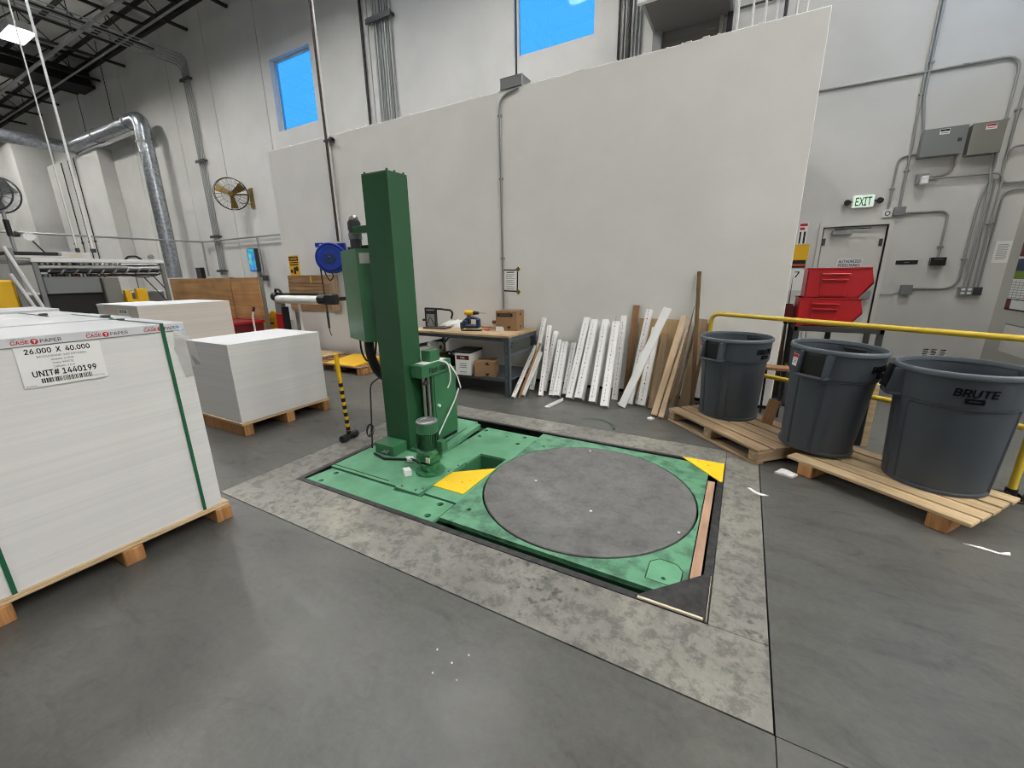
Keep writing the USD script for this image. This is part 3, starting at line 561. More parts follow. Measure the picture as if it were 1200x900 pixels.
def film_flap():
    P = np.array([[a-.02, b+.004, h-.0], [a-.0, b+.006, h-.03], [a+.015, b+.03, h-.12], [a+.012, b+.038, h-.25], [a+.004, b+.003, h-.31], [a+.006, b-.05, h-.02], [a+.007, b-.07, h-.14], [a+.006, b-.045, h-.31], [a+.012, b-.008, h-.10], [a+.012, b-.004, h-.24]])
    F = [(0, 1, 5), (1, 8, 5), (1, 2, 8), (5, 8, 6), (8, 9, 6), (8, 2, 3), (8, 3, 9), (9, 7, 6), (9, 3, 4), (9, 4, 7)]
    m = trimesh.Trimesh(P, np.array(F)).subdivide().subdivide(); m.vertices[:, 0] += (meshkit.noise(m.vertices*40)-.3)*.01; m.vertices[:, 1] += (meshkit.noise(m.vertices*33, 4)-.5)*.008; return m
obj('film_flap', film_flap(), 'clear_film', st, smooth=True, label='loose flap of clear wrapping film at the corner')
# the row of wrapped stacks behind it
for i, (x1, dy, zt, lab_s) in enumerate(((-3.55, .035, 1.262, 'wrapped white paper stack directly behind the labelled front stack'), (-4.36, .06, 1.255, 'wrapped white paper stack third from the front in the left row'), (-5.16, .10, 1.27, 'wrapped white paper stack farthest back in the left row'))):
    low_pallet(('second', 'third', 'rearmost')[i]+' pallet of the left row, mostly hidden by the paper stacks', x1-.66, x1, SY0, SY1+dy, SZ0, (.19, .67, 1.1))
    t, a2, b2, h2 = paper_stack(lab_s, x1-.66, x1, SY0+.01, SY1+dy, SZ0, zt)
    c2 = obj('wrap_band', bx(-a2-.003, a2+.003, -b2-.003, b2+.003, h2-.042, h2+.002, .003), 'wrap_band', t)
    for y in (-.25, .1): text(c2, 'CASE PAPER', .014, (a2+.0033, y, h2-.02), U, V_, 'ink', w=.13)
    for y in (-b2+.14, b2-.10-.12*i):
        q = a2+.0045; obj('strap', cat([bx(q, q+.002, y-.008, y+.008, 0, h2+.004), bx(-q, q+.002, y-.008, y+.008, h2+.0035, h2+.0055)]), 'charcoal' if i else 'strap_green', t)
    obj('seal_clip', bx(a2-.1, a2-.05, b2-.12-.12*i, b2-.08-.12*i, h2+.005, h2+.02, .004), 'charcoal', t)
# loose stack in front of the roll holder, and the cream one behind
low_pallet('pallet of pale boards under the low unwrapped paper stack beside the mast', -4.93, -4.12, 1.985, 2.975, .135, (2.04, 2.48, 2.92))
paper_stack('low unwrapped white paper stack on the pallet left of the hammer', -4.88, -4.125, 1.995, 2.955, .136, .905, 'sheet_edges')
low_pallet('pallet hidden under the tall cream paper stack', -8.12, -6.99, 2.39, 3.56, .135, (2.45, 2.97, 3.5))
tC, aC, bC, hC = paper_stack('tall cream paper stack with a small sheet taped to its end, behind the low stack', -8.09, -7.0, 2.40, 3.545, .136, 1.165, 'sheet_edges_cream', 'sheet_top')
pc = obj('taped_sheet', bx(aC-.62, aC-.30, -bC-.004, -bC-.002, hC-.19, hC-.055), 'paper_white', tC)
text(pc, '28 X 38', .035, (aC-.46, -bC-.005, hC-.085), (1, 0, 0), (0, 0, 1), 'ink', w=.22, bold=True)
tk = thing('cream_carton', 'narrow grey-white carton pressed against the left end of the cream stack', 'carton', (-8.33, 2.6, 0))
obj('carton_body', bx(-.18, .18, -.15, .5, 0, 1.15, .004), 'sheet_edges', tk); obj('carton_lid', bx(-.183, .183, -.153, .503, 1.12, 1.16, .003), 'paper_white', tk)
# pallets with the yellow wedge by the partition
pallet('weathered empty pallet with an upright block end, below the hose', (-6.25, 4.27), -.0, 1.17, .78, .12, 6, 0, 'old_wood', (.0, .53, 1.07), 'block')
pallet('pale pallet against the partition behind the weathered one', (-6.95, 4.30), 0, .66, .72, .16, 6, 0, 'new_wood', (.0, .28, .56), 'block')
yw = thing('yellow_ramp', 'flat yellow wedge lying on the weathered pallet behind the mast', 'ramp', (-5.3, 4.6, .121))
obj('ramp_body', yz_prism([(-.30, 0), (.30, 0), (.30, .06), (-.30, .012)], -.62, .05), 'yellow', yw)
obj('ramp_lip', bx(-.62, .05, -.315, -.30, 0, .012), 'safety_yellow', yw)

# sledge hammer standing on its head
hm = thing('sledge_hammer', 'sledge hammer with a yellow and black striped handle standing on its head', 'hammer', (-3.135, 2.42, 0), 0)
ang = math.atan2(.17, -.02); hu = np.array([math.cos(ang), math.sin(ang), 0]); hc = np.array([0, 0, .034])
e8 = [(.034, -.095), (.036, -.088), (.036, -.035), (.030, -.025), (.030, .025), (.036, .035), (.036, .088), (.034, .095)]
hd_ = lathe([(0, -.095)]+e8+[(0, .095)], 8); fr_ = np.eye(4); uu_, vv_, dd_ = frame_of(hu); fr_[:3, 0], fr_[:3, 1], fr_[:3, 2], fr_[:3, 3] = uu_, vv_, dd_, hc; hd_.apply_transform(fr_)
obj('hammer_head', hd_, 'black', hm)
hl = .845; top = np.array([.055, -.075, hl])
obj('handle', cyl(hc+(0, 0, .02), top, .017, 12, .019), 'yellow', hm, smooth=40)
for k in range(7):
    t0 = .08+k*.09; p = hc+(top-hc)*t0; q = hc+(top-hc)*(t0+.045); sh = np.array([.004, .004, 0])
    obj('black_stripe', cyl(p, q, .0186, 12, .0195), 'black', hm, smooth=40)
obj('collar', cyl(hc+(0, 0, .03), hc+(top-hc)*.075, .021, 10), 'black', hm)

# ------------------------------------------------------------------ workbench and what is on it
wbn = thing('workbench', 'grey steel workbench with a worn wooden top and lower shelf against the partition', 'workbench', (-3.22, 4.26, 0))
bw0, bw1, bd = -.80, .795, .80
obj('bench_top', bx(bw0, bw1, 0, bd, .745, .775, .004), 'bench_top', wbn, label='worn wooden bench top')
for x in (bw0+.005, bw1-.065):
    for y in (.012, bd-.075):
        lx = x; obj('leg', cat([bx(lx, lx+.06, y, y+.006, 0, .745), bx(lx if x < 0 else lx+.054, lx+.006 if x < 0 else lx+.06, y, y+.06, 0, .745)]), 'slate', wbn)
for x in (bw0+.01, bw1-.02): obj('end_rail', cat([bx(x, x+.01, .01, bd-.01, .69, .745), bx(x, x+.01, .02, bd-.02, .50, .55)]), 'slate', wbn)
obj('front_rail', bx(bw0+.06, bw1-.06, .02, .03, .70, .745), 'slate', wbn); obj('back_rail', bx(bw0+.06, bw1-.06, bd-.03, bd-.02, .70, .745), 'slate', wbn)
obj('corner_brace', cat([cyl((bw1-.02, .05, .55), (bw1-.02, .2, .72), .012, 6), cyl((bw1-.02, bd-.05, .55), (bw1-.02, bd-.2, .72), .012, 6), cyl((bw0+.06, bd-.06, .5), (bw0+.24, bd-.06, .70), .014, 6)]), 'charcoal', wbn)
obj('lower_shelf', bx(bw0+.01, bw1-.01, .03, bd-.06, .205, .225, .004), 'slate', wbn); obj('shelf_lip', bx(bw0+.01, bw1-.01, .02, .03, .19, .235), 'slate', wbn)
obj('leg_bolt', cat([cyl((bw1-.035, .012, z), (bw1-.035, .004, z), .008, 8) for z in (.22, .30, .52, .60)]), 'steel', wbn)
BT, BS = .7755, .2255
sw = thing('chop_saw', 'small chop saw with a curved black handle at the left of the bench top', 'saw', (-3.83, 4.5, BT), .15)
obj('saw_base', bx(-.06, .30, -.09, .08, 0, .025, .006), 'charcoal', sw)
sf = obj('blade_guard', bx(-.045, .105, -.02, .02, .03, .26, .008), 'steel', sw); obj('guard_band', bx(-.046, .106, -.023, .023, .20, .245), 'black', sf)
obj('guard_rib', tube([(-.035, -.024, .05), (.03, -.024, .16), (.095, -.024, .05)], .006, 6), 'black', sf)
obj('frame_bar', cat([bx(-.055, -.03, -.025, .025, .02, .285, .004), bx(.1, .118, -.025, .025, .02, .27, .004)]), 'black', sw)
obj('saw_handle', tube([(-.05, 0, .275), (.17, 0, .27), (.34, 0, .255), (.375, 0, .22), (.35, 0, .14)], .014, 8, .07), 'black', sw, smooth=50)
obj('knob', lathe([(0, 0), (.02, .004), (.02, .03), (0, .034)], 10, (-.075, -.02, .1)), 'black', sw)
jg = thing('jigsaw', 'dark blue jigsaw lying on the bench in front of the drill', 'power tool', (-3.13, 4.50, BT), .25)
obj('tool_body', cat([bx(-.10, .12, -.03, .03, .035, .085, .015), bx(.08, .135, -.03, .03, .04, .165, .014), bx(-.11, -.05, -.03, .03, .05, .14, .014)]), 'tool_blue', jg)
obj('grip', tube([(-.08, 0, .13), (-.03, 0, .172), (.09, 0, .165), (.115, 0, .14)], .019, 8, .03), 'tool_blue', jg, smooth=50)
obj('base_shoe', bx(-.12, .15, -.04, .04, 0, .012, .003), 'black', jg); obj('blade_head', cat([bx(-.145, -.10, -.022, .022, .02, .11, .008), cyl((-.135, 0, -.0), (-.135, 0, .03), .006, 6)]), 'charcoal', jg)
dl = thing('cordless_drill', 'yellow and black cordless drill standing on its battery on the bench', 'power tool', (-3.25, 4.68, BT), .1)
obj('motor_housing', cyl((-.07, 0, .215), (.05, 0, .215), .036, 14), 'tool_yellow', dl, smooth=50); obj('motor_end', lathe([(0, 0), (.03, .006), (.036, .02)], 14).apply_transform(rotm((0, 1, 0), PI/2)).apply_translation((-.09, 0, .215)), 'tool_yellow', dl)
obj('chuck', cyl((.05, 0, .215), (.125, 0, .215), .030, 12, .018), 'black', dl, smooth=50); obj('drill_bit', cyl((.12, 0, .215), (.24, 0, .215), .004, 6), 'steel', dl)
obj('handle', bx(-.055, -.0, -.02, .02, .06, .19, .012), 'black', dl); obj('battery', bx(-.075, .045, -.035, .035, 0, .06, .008), 'tool_yellow', dl)
def carton(name, label, loc, rz, w, d, h_, lidm=None, m='cardboard', arrows=True, title=None, group=None):
    t = thing(name, label, 'cardboard box', loc, rz, group)
    obj('box_body', bx(-w/2, w/2, -d/2, d/2, 0, h_-.004, .003), m, t)
    obj('flap', bx(-w/2, w/2, -d/2, -.004, h_-.004, h_, .001), m, t); obj('flap', bx(-w/2, w/2, .004, d/2, h_-.004, h_, .001), m, t)
    if arrows:
        ms = []
        for s in (-1, 1):
            zc = h_*.5+s*h_*.27; q = prism([(-.03, 0), (.03, 0), (0, .042*s)] if s > 0 else [(-.03, 0), (0, .042*s), (.03, 0)], 0, .001)
            ms.append(on_plane(q, (w/2, 0, zc), (0, 1, 0), (0, 0, 1))); ms.append(on_plane(q, (w*.12, -d/2, zc), (1, 0, 0), (0, 0, 1)))
        obj('printed_arrows', cat(ms), 'ink', t)
    if title: bt = obj('printed_bar', bx(-w/2+.02, w/2-.06, -d/2-.0012, -d/2, h_-.075, h_-.03), 'ink', t); text(bt, title, .018, (-.02, -d/2-.0013, h_-.052), (1, 0, 0), (0, 0, 1), 'cardboard', w=w*.5)
    return t
carton('cardboard_box', 'brown cardboard box with a dark printed bar on the bench top', (-2.70, 4.80, BT), .12, .30, .26, .255, title='HANDLE WITH CARE')
wbx = thing('archive_box', 'white storage box with a dark red label and lifted black lid on the bench shelf', 'storage box', (-3.12, 4.40, BS), .1)
obj('box_body', bx(-.115, .115, -.15, .16, 0, .29, .004), 'white', wbx); obj('lid', bx(-.16, .12, -.155, .19, .29, .32, .004), 'black', wbx)
bl = obj('red_label', bx(-.09, .09, -.1525, -.151, .205, .26), 'dark_red', wbx); text(bl, 'FILE', .02, (0, -.153, .232), (1, 0, 0), (0, 0, 1), 'white', w=.06, bold=True)
obj('printed_lines', cat([bx(-.05, .05, -.1525, -.151, z, z+.008) for z in (.15, .125, .10, .04)]), 'ink_grey', wbx)
carton('cardboard_box', 'brown open cardboard box on the bench shelf right of the white storage box', (-2.835, 4.40, BS), .35, .27, .24, .20)
rl = thing('tape_roll', 'large white roll on the bench shelf glimpsed between mast and cabinet', 'roll', (-3.86, 4.62, BS+.19))
obj('roll_body', cyl((-.09, 0, .075), (.10, 0, .075), .075, 24), 'paper_white', rl, smooth=40); obj('roll_core', cyl((-.095, 0, .075), (.105, 0, .075), .03, 16), 'cardboard', rl)
carton('cardboard_box', 'low brown carton under the white roll on the bench shelf', (-3.87, 4.62, BS), 0, .30, .26, .185, arrows=False)
obj_ = thing('shelf_bag', 'black bag slumped on the bench shelf behind the cabinet', 'bag', (-3.56, 4.55, BS))
bg = trimesh.creation.icosphere(3, 1.0); bg.vertices *= (.11, .12, .10); bg.vertices[:, 2] = np.maximum(bg.vertices[:, 2]+.085, 0); bg.vertices += (meshkit.fbm(bg.vertices*14)[:, None]-.5)*.04*np.array([1, 1, .3]); bg.vertices[:, 2] = np.maximum(bg.vertices[:, 2], 0)
obj('bag_body', bg, 'rubber_black', obj_, smooth=True); obj('bag_handle', tube([(-.05, 0, .15), (-.02, 0, .23), (.05, 0, .22), (.06, 0, .15)], .012, 7, .05), 'rubber_black', obj_)
pg = thing('plastic_wrap', 'crumpled white wrapping and rags behind the saw on the bench top', 'rag', (-3.58, 4.78, BT))
cr = trimesh.creation.icosphere(4, 1.0); cr.vertices *= (.27, .08, .08); cr.vertices += (meshkit.fbm(cr.vertices*22, 4)[:, None]-.5)*.09; cr.vertices[:, 2] = np.maximum(cr.vertices[:, 2], -.001)+.001
obj('crumpled_sheet', cr, 'white', pg, smooth=25)
cup = thing('brown_cup', 'small brown-topped paper cup at the back of the bench', 'cup', (-3.02, 4.93, BT))
obj('cup_body', lathe([(0, 0), (.030, 0), (.036, .085), (.032, .085), (.028, .006), (0, .006)], 20), 'tan_paint', cup, smooth=40); obj('cup_sleeve', lathe([(.0335, .05), (.0375, .088), (.0365, .092), (.0335, .085)], 20), 'cardboard_dark', cup)
ob = thing('orange_tool', 'orange handled scraper lying on the bench left of the cardboard box', 'hand tool', (-2.93, 4.60, BT), .3)
obj('handle', bx(-.05, .03, -.014, .014, 0, .028, .009), 'orange_red', ob); obj('blade', bx(.03, .09, -.02, .02, .008, .012), 'steel', ob)
cd = thing('white_card', 'small white card standing on the bench in front of the cardboard box', 'card', (-2.73, 4.57, BT), .1)
obj('card_front', bx(-.05, .05, -.004, -.001, 0, .065), 'paper_white', cd); obj('card_back', bx(-.05, .05, .02, .023, 0, .05), 'paper_white', cd); obj('card_foot', bx(-.05, .05, -.004, .023, 0, .002), 'paper_white', cd)
pb = thing('wood_offcut', 'long pale wood offcut lying across the back of the bench', 'wood piece', (-2.98, 4.80, BT), .05)
obj('offcut', bx(-.16, .08, -.02, .02, 0, .025, .002), 'new_wood_x', pb); obj('sawn_end', bx(-.162, -.16, -.02, .02, 0, .025), 'pine_z', pb)

# framed notice, conduit and box on the partition
nt = thing('notice_sheet', 'typed notice in a black taped border on the partition above the bench', 'notice', (-2.853, PY, 1.405))
sk = .03
obj('backing', plate_on((0, -.001, 0), .232, .296, (1, 0, -sk), (sk, 0, 1), .002), 'black', nt); pp = obj('paper', plate_on((-.003, -.0035, .002), .20, .265, (1, 0, -sk), (sk, 0, 1), .001), 'paper_white', nt)
for k in range(11): obj('printed_line', bx(-.07, .07-.02*(k % 3), -.0052, -.0046, .085-.02*k, .09-.02*k), 'ink_grey', pp)
obj('printed_heading', bx(-.06, .06, -.0054, -.0046, .105, .118), 'ink', pp)
for s in (-1, 1): obj('tape_corner', on_plane(bx(-.03, .03, -.025, .025, 0, .002), (.115, -.002, .148*s), (math.cos(.7*s), 0, math.sin(.7*s)), (-math.sin(.7*s), 0, math.cos(.7*s))), 'fan_brass', nt)
jb = thing('junction_box', 'galvanised wiring box sitting on the top edge of the partition below the window', 'electrical box', (-2.80, PY+.02, PTOP))
obj('box_body', bx(-.15, .155, -.04, .20, .002, .115, .004), 'galvanised', jb); obj('cover', bx(-.153, .158, -.043, .203, .115, .122, .002), 'panel_grey', jb)
cd1 = thing('wall_conduit', 'grey conduit bending from the galvanised box down the partition to the bench', 'conduit', (-2.966, PY-.015, .8))
obj('pipe', tube([(.27, .0, PTOP-.80-.02), (.0, 0, PTOP-.8-.075), (0, 0, 0)], .014, 10, .16), 'galvanised', cd1, smooth=50)
for z in (2.63, 1.9, .9): obj('strap', bx(-.03, .03, -.006, .014, z-.012, z+.012, .003), 'steel', cd1)
rs = thing('riser_pipe', 'dark riser pipe dropping in front of the high window to the galvanised box', 'pipe', (-2.76, PY+.06, PTOP+.12))
obj('pipe', cyl((0, 0, .003), (0, 0, ZC-PTOP-.16), .012, 8), 'black', rs); obj('coupling', cyl((0, 0, .003), (0, 0, .04), .02, 8), 'charcoal', rs)
bp = thing('riser_pipe', 'brown riser pipe running from the roof past the small window to the hose reel', 'pipe', (-6.19, PY-.06, 2.08))
obj('pipe', cyl((0, 0, 0), (0, 0, ZC-2.1), .019, 10), 'pipe_brown', bp, smooth=50); obj('pipe', cyl((.045, .01, .0), (.045, .01, ZC-2.1), .014, 10), 'white_metal', bp, smooth=50)
obj('clamp', cat([bx(-.04, .14, -.02, .055, 1.52, 1.55), bx(.10, .14, -.03, .05, 1.50, 1.57, .004)]), 'charcoal', bp)
sy = thing('caution_sign', 'yellow caution sign with a black header on the left of the partition', 'sign', (-7.57, PY-.001, 1.71))
obj('sign_plate', bx(-.15, .15, -.003, 0, -.185, .185, .002), 'yellow', sy)
hb = obj('header', bx(-.135, .135, -.0045, -.003, .085, .165), 'ink', sy); text(hb, 'CAUTION', .045, (0, -.0048, .125), (1, 0, 0), (0, 0, 1), 'yellow', w=.2, bold=True)
obj('message_bars', cat([bx(-.12, .12, -.0045, -.003, z, z+.022) for z in (.045, .005)]+[disc((-.09, -.003, -.10), (0, -1, 0), .035, .0015), disc((.07, -.003, -.06), (0, -1, 0), .045, .0015), bx(-.03, .03, -.0045, -.003, -.15, -.03)]), 'ink', sy)
wdb = thing('backing_board', 'weathered horizontal wood boards screwed to the partition behind the white roll', 'wall board', (-7.10, PY-.001, .885))
for k in range(4): obj('board', bx(-.735+.01*k, .70, -.022, -.002, .002+.162*k, .158+.162*k, .003), 'wall_board', wdb)
obj('end_board', bx(.505, .72, -.034, -.023, .0, .648, .003), 'pine_z', wdb); obj('yellow_tag', bx(-.03, .01, -.028, -.0225, .50, .62), 'yellow', wdb)

# ------------------------------------------------------------------ leaning boards along the partition
def lean(name, label, cat_, b, t, group=None, yaw=0.0):
    B, T = np.array([b[0], b[1], 0.0]), np.array([t[0], t[1], t[2]]); d = T-B; L = np.linalg.norm(d); d /= L
    x = np.array([1.0, 0, 0])-d*d[0]; x /= np.linalg.norm(x); y = np.cross(d, x)
    x, y = math.cos(yaw)*x+math.sin(yaw)*y, -math.sin(yaw)*x+math.cos(yaw)*y
    M = np.eye(4); M[:3, 0], M[:3, 1], M[:3, 2], M[:3, 3] = x, y, d, B
    return thing(name, label, cat_, group=group, M=M), L, M
def low_edge(M, pts): return -min((M[2, 0]*p[0]+M[2, 1]*p[1]) for p in pts)/max(M[2, 2], .3)
def vboard(label, b, t, w=.06, w2=.06, m='white', prints=True, yaw=0.0, ink='ink_grey'):
    w, w2 = w*1.15, w2*1.1
    p, L, M = lean('corner_board', label, 'edge board', b, t, None, yaw)
    pts = [(-w, 0), (0, 0), (0, w2), (-w, .007), (-.007, w2)]; z0 = low_edge(M, pts)+.001
    prof = Polygon([(-w, 0), (-.004, 0), (0, .004), (0, w2), (-.006, w2), (-.006, .008), (-.010, .006), (-w, .006)])
    obj('board', prism(prof, z0, L), m, p)
    if prints:
        r = random.Random(int(abs(b[0])*997)); ms = []; z = z0+.06
        while z < L-.05:
            ms.append(on_plane(prism(Point(0, 0).buffer(.008, 3), 0, .0006), (-w*.55, -.0001, z), (1, 0, 0), (0, 0, 1)))
            for q in range(3): ms.append(bx(-w*.55-.003, -w*.55+.002, -.0007, 0, z+.04+q*.04, z+.055+q*.04+r.uniform(0, .012)))
            z += .19
        ms.append(bx(-w*.55-.0004, -w*.55+.0004, -.0003, 0, z0+.06, z-.06))
        obj('print', cat(ms), ink, p)
    return p
def plank(label, b, t, w=.07, th=.02, m='pine_z', yaw=0.0, taper=0.0, name='wood_strip'):
    p, L, M = lean(name, label, 'wood strip', b, t, None, yaw)
    z0 = low_edge(M, [(-w/2, 0), (w/2, 0), (-w/2, th), (w/2, th)])+.001
    q = bx(-w/2, w/2, 0, th, z0, L, .002)
    if taper: q.vertices[:, 0] -= taper*(q.vertices[:, 2] > L*.5)*(q.vertices[:, 0] > 0)*w
    obj('strip', q, m, p); obj('sawn_end', bx(-w/2+.001, w/2-.001-taper*w, .001, th-.001, L, L+.001), 'strip_wood', p); return p
vboard('thin white corner board leaning far left against the workbench leg', (-2.350, 4.22), (-2.375, 4.95, .565), .035, .03, ink='ink_red')
plank('narrow brownish strip leaning just right of the workbench leg', (-2.315, 4.30), (-2.275, 4.84, .61), .03, .012, 'oak_z')
vboard('blank white corner board in front of the brownish strip by the workbench', (-2.285, 4.36), (-2.235, 4.82, .50), .05, .03, prints=False)
vboard('tallest of the white corner boards nearest the workbench', (-2.30, 4.66), (-2.30, 5.06, .92), .045, .04)
vboard('white corner board with red dots, second tallest by the workbench', (-2.075, 4.47), (-2.21, 5.04, .83), .045, .03, ink='ink_red')
vboard('white corner board leaning behind the red-dotted one', (-2.12, 4.66), (-2.13, 5.07, .75), .05, .045)
vboard('short curved-looking blank white corner board between the two bundles of boards', (-2.03, 4.74), (-2.06, 5.07, .60), .05, .045, prints=False)
vboard('short white corner board, leftmost of the three short ones', (-1.95, 4.50), (-2.055, 5.04, .646), .045, .04)
vboard('short wide white corner board, middle of the three short ones', (-1.85, 4.46), (-1.95, 5.02, .63), .075, .06)
vboard('short white corner board with a broad shaded side, right of the three short ones', (-1.76, 4.50), (-1.83, 5.00, .625), .06, .09)
vboard('tall white printed corner board, first of the tall group', (-1.675, 4.43), (-1.66, 5.00, .956), .07, .08)
vboard('tall white printed corner board with the broadest shaded side, second of the tall group', (-1.55, 4.40), (-1.55, 4.97, .937), .075, .115)
vboard('tall white printed corner board, third of the tall group', (-1.375, 4.38), (-1.42, 4.98, .942), .065, .09)
vboard('tall white printed corner board in front, rightmost of the tall group', (-1.21, 4.34), (-1.285, 4.98, .925), .075, .06)
vboard('tall white corner board peeping out behind the rightmost printed one', (-1.20, 4.72), (-1.225, 5.078, .985), .06, .03)
plank('orange-brown flat board standing nearly upright against the partition', (-1.155, 4.955), (-1.118, 5.085, 1.11), .075, .02, 'oak_z', name='flat_board')
ps = thing('plywood_sheet', 'pale plywood sheet standing against the partition behind the leaning boards', 'plywood', (-.84, 5.07, 0))
obj('sheet', bx(-.23, .23, 0, .012, .001, .955), 'plywood_pale', ps); obj('sheet_edge', bx(-.23, .23, 0, .012, .955, .958), 'strip_wood', ps)
vboard('white corner board with dense red print, left behind the blank diagonal one', (-1.0, 4.60), (-.915, 5.0, 1.071), .06, .05, ink='ink_red')
vboard('thin white corner board with red print between the diagonal and the upright one', (-.935, 4.66), (-.84, 5.02, .80), .04, .03, ink='ink_red')
vboard('long blank white board leaning diagonally across the others', (-1.045, 4.47), (-.695, 4.90, 1.092), .075, .02, prints=False)
vboard('white corner board with red print standing right of the diagonal one', (-.85, 4.58), (-.815, 4.97, .872), .075, .06, ink='ink_red')
plank('wide tan board leaning between the printed boards and the pine strips', (-.765, 4.56), (-.745, 5.03, .80), .095, .025, 'tan_z', taper=.3)
plank('long pale pine strip, front left of the wood bundle', (-.705, 4.33), (-.565, 4.98, 1.017), .065, .03, 'pine_z')
plank('pale pine strip with a broken tapering top, front right of the wood bundle', (-.63, 4.28), (-.485, 4.96, .96), .055, .03, 'pine_z', taper=.8)
plank('thin greyish strip with a tall splintered top, behind the pine strips', (-.58, 4.66), (-.455, 5.06, 1.11), .05, .015, 'grey_wood_z', taper=.85)
plank('grey metal-look strip between the pine strips and the pallet', (-.55, 4.80), (-.445, 5.07, .90), .03, .012, 'grey_wood_z')
plank('broad weathered board beside the first can, far right of the wood bundle', (-.47, 4.80), (-.375, 5.065, .975), .10, .02, 'tan_z')
plank('dark narrow strip squeezed behind the broad weathered board', (-.405, 4.90), (-.33, 5.075, .93), .05, .015, 'grey_wood_z')
plank('tall brown stick standing above the yellow rail end against the partition', (-.365, 4.70), (-.462, 5.07, 1.49), .042, .02, 'dark_wood_z', name='wood_stick')
sb = thing('corner_board', 'short white corner board lying flat on the floor in front of the leaning row', 'edge board', (-1.83, 4.31, 0), 1.42)
obj('board', yz_prism([(-.03, 0), (.03, 0), (.03, .006), (-.024, .006), (-.024, .035), (-.03, .035)], -.19, .14), 'white', sb); obj('print', cat([bx(x, x+.015, -.01, .002, .006, .0066) for x in (-.15, -.06, .03)]), 'ink', sb)
gs = thing('strap_offcut', 'loose green strapping lying on the floor before the leaning boards', 'strap', (-1.16, 3.93, 0))
gp = [np.array(p) for p in fillet([(-.19, .02, .004), (-.05, .07, .004), (.06, .04, .004), (.15, -.05, .004), (.18, -.13, .004)], .12, 5)]
obj('strap', ribbon(gp, .014, (0, 0, 1)), 'strap_green', gs); obj('strap_end', bx(.172, .19, -.15, -.128, .001, .006), 'strap_green', gs)
scrap('tape_scrap', 'torn white tape scrap on the pale apron right of the yellow corner', [(.17, 3.09), (.19, 3.10), (.23, 3.055), (.30, 3.035), (.25, 3.015), (.21, 3.04)], .0015, 'white', .003, .003)
scrap('tape_scrap', 'long torn white tape scrap on the dark floor at the far right', [(1.22, 2.945), (1.30, 2.945), (1.36, 2.925), (1.41, 2.955), (1.40, 2.92), (1.35, 2.91), (1.28, 2.928)], .0015, 'white', .003, .003)
scrap('paper_scrap', 'white paper crumb at the foot of the pale pine strip', [(-.75, 4.22), (-.71, 4.20), (-.68, 4.25), (-.72, 4.27)], .0015, 'white', .015)
scrap('paper_scrap', 'small white paper crumb on the floor near the orange-brown board', [(-1.17, 4.62), (-1.13, 4.60), (-1.11, 4.65), (-1.15, 4.66)], .0015, 'white', .012)
scrap('paper_scrap', 'flattened white paper between the two can pallets', [(.35, 3.44), (.46, 3.40), (.50, 3.46), (.41, 3.53)], .0015, 'white', .012)
for (x, y), lb in (((-1.023, 3.168), 'bright white fleck near the back of the turntable'), ((-1.21, 2.48), 'small white fleck left of the middle of the turntable'), ((-.72, 2.28), 'small white fleck near the front of the turntable'), ((-.19, 2.30), 'white chip lying in the gap at the front right of the turntable')):
    scrap('white_fleck', lb, [(x, y), (x+.014, y-.004), (x+.018, y+.010), (x+.004, y+.014)], .0095, 'white', .004, .002)
for k, (x, y) in enumerate([(-.95, 1.02), (-.86, 1.0), (-.82, 1.06), (-.90, .93), (-.80, .95)]):
    scrap('foam_crumb', 'tiny white foam crumb scattered on the floor in front of the apron', [(x, y), (x+.006, y-.002), (x+.007, y+.004), (x+.001, y+.005)], .001, 'white', .004, .001).SetCustomDataByKey('group', 'foam crumbs on the floor')

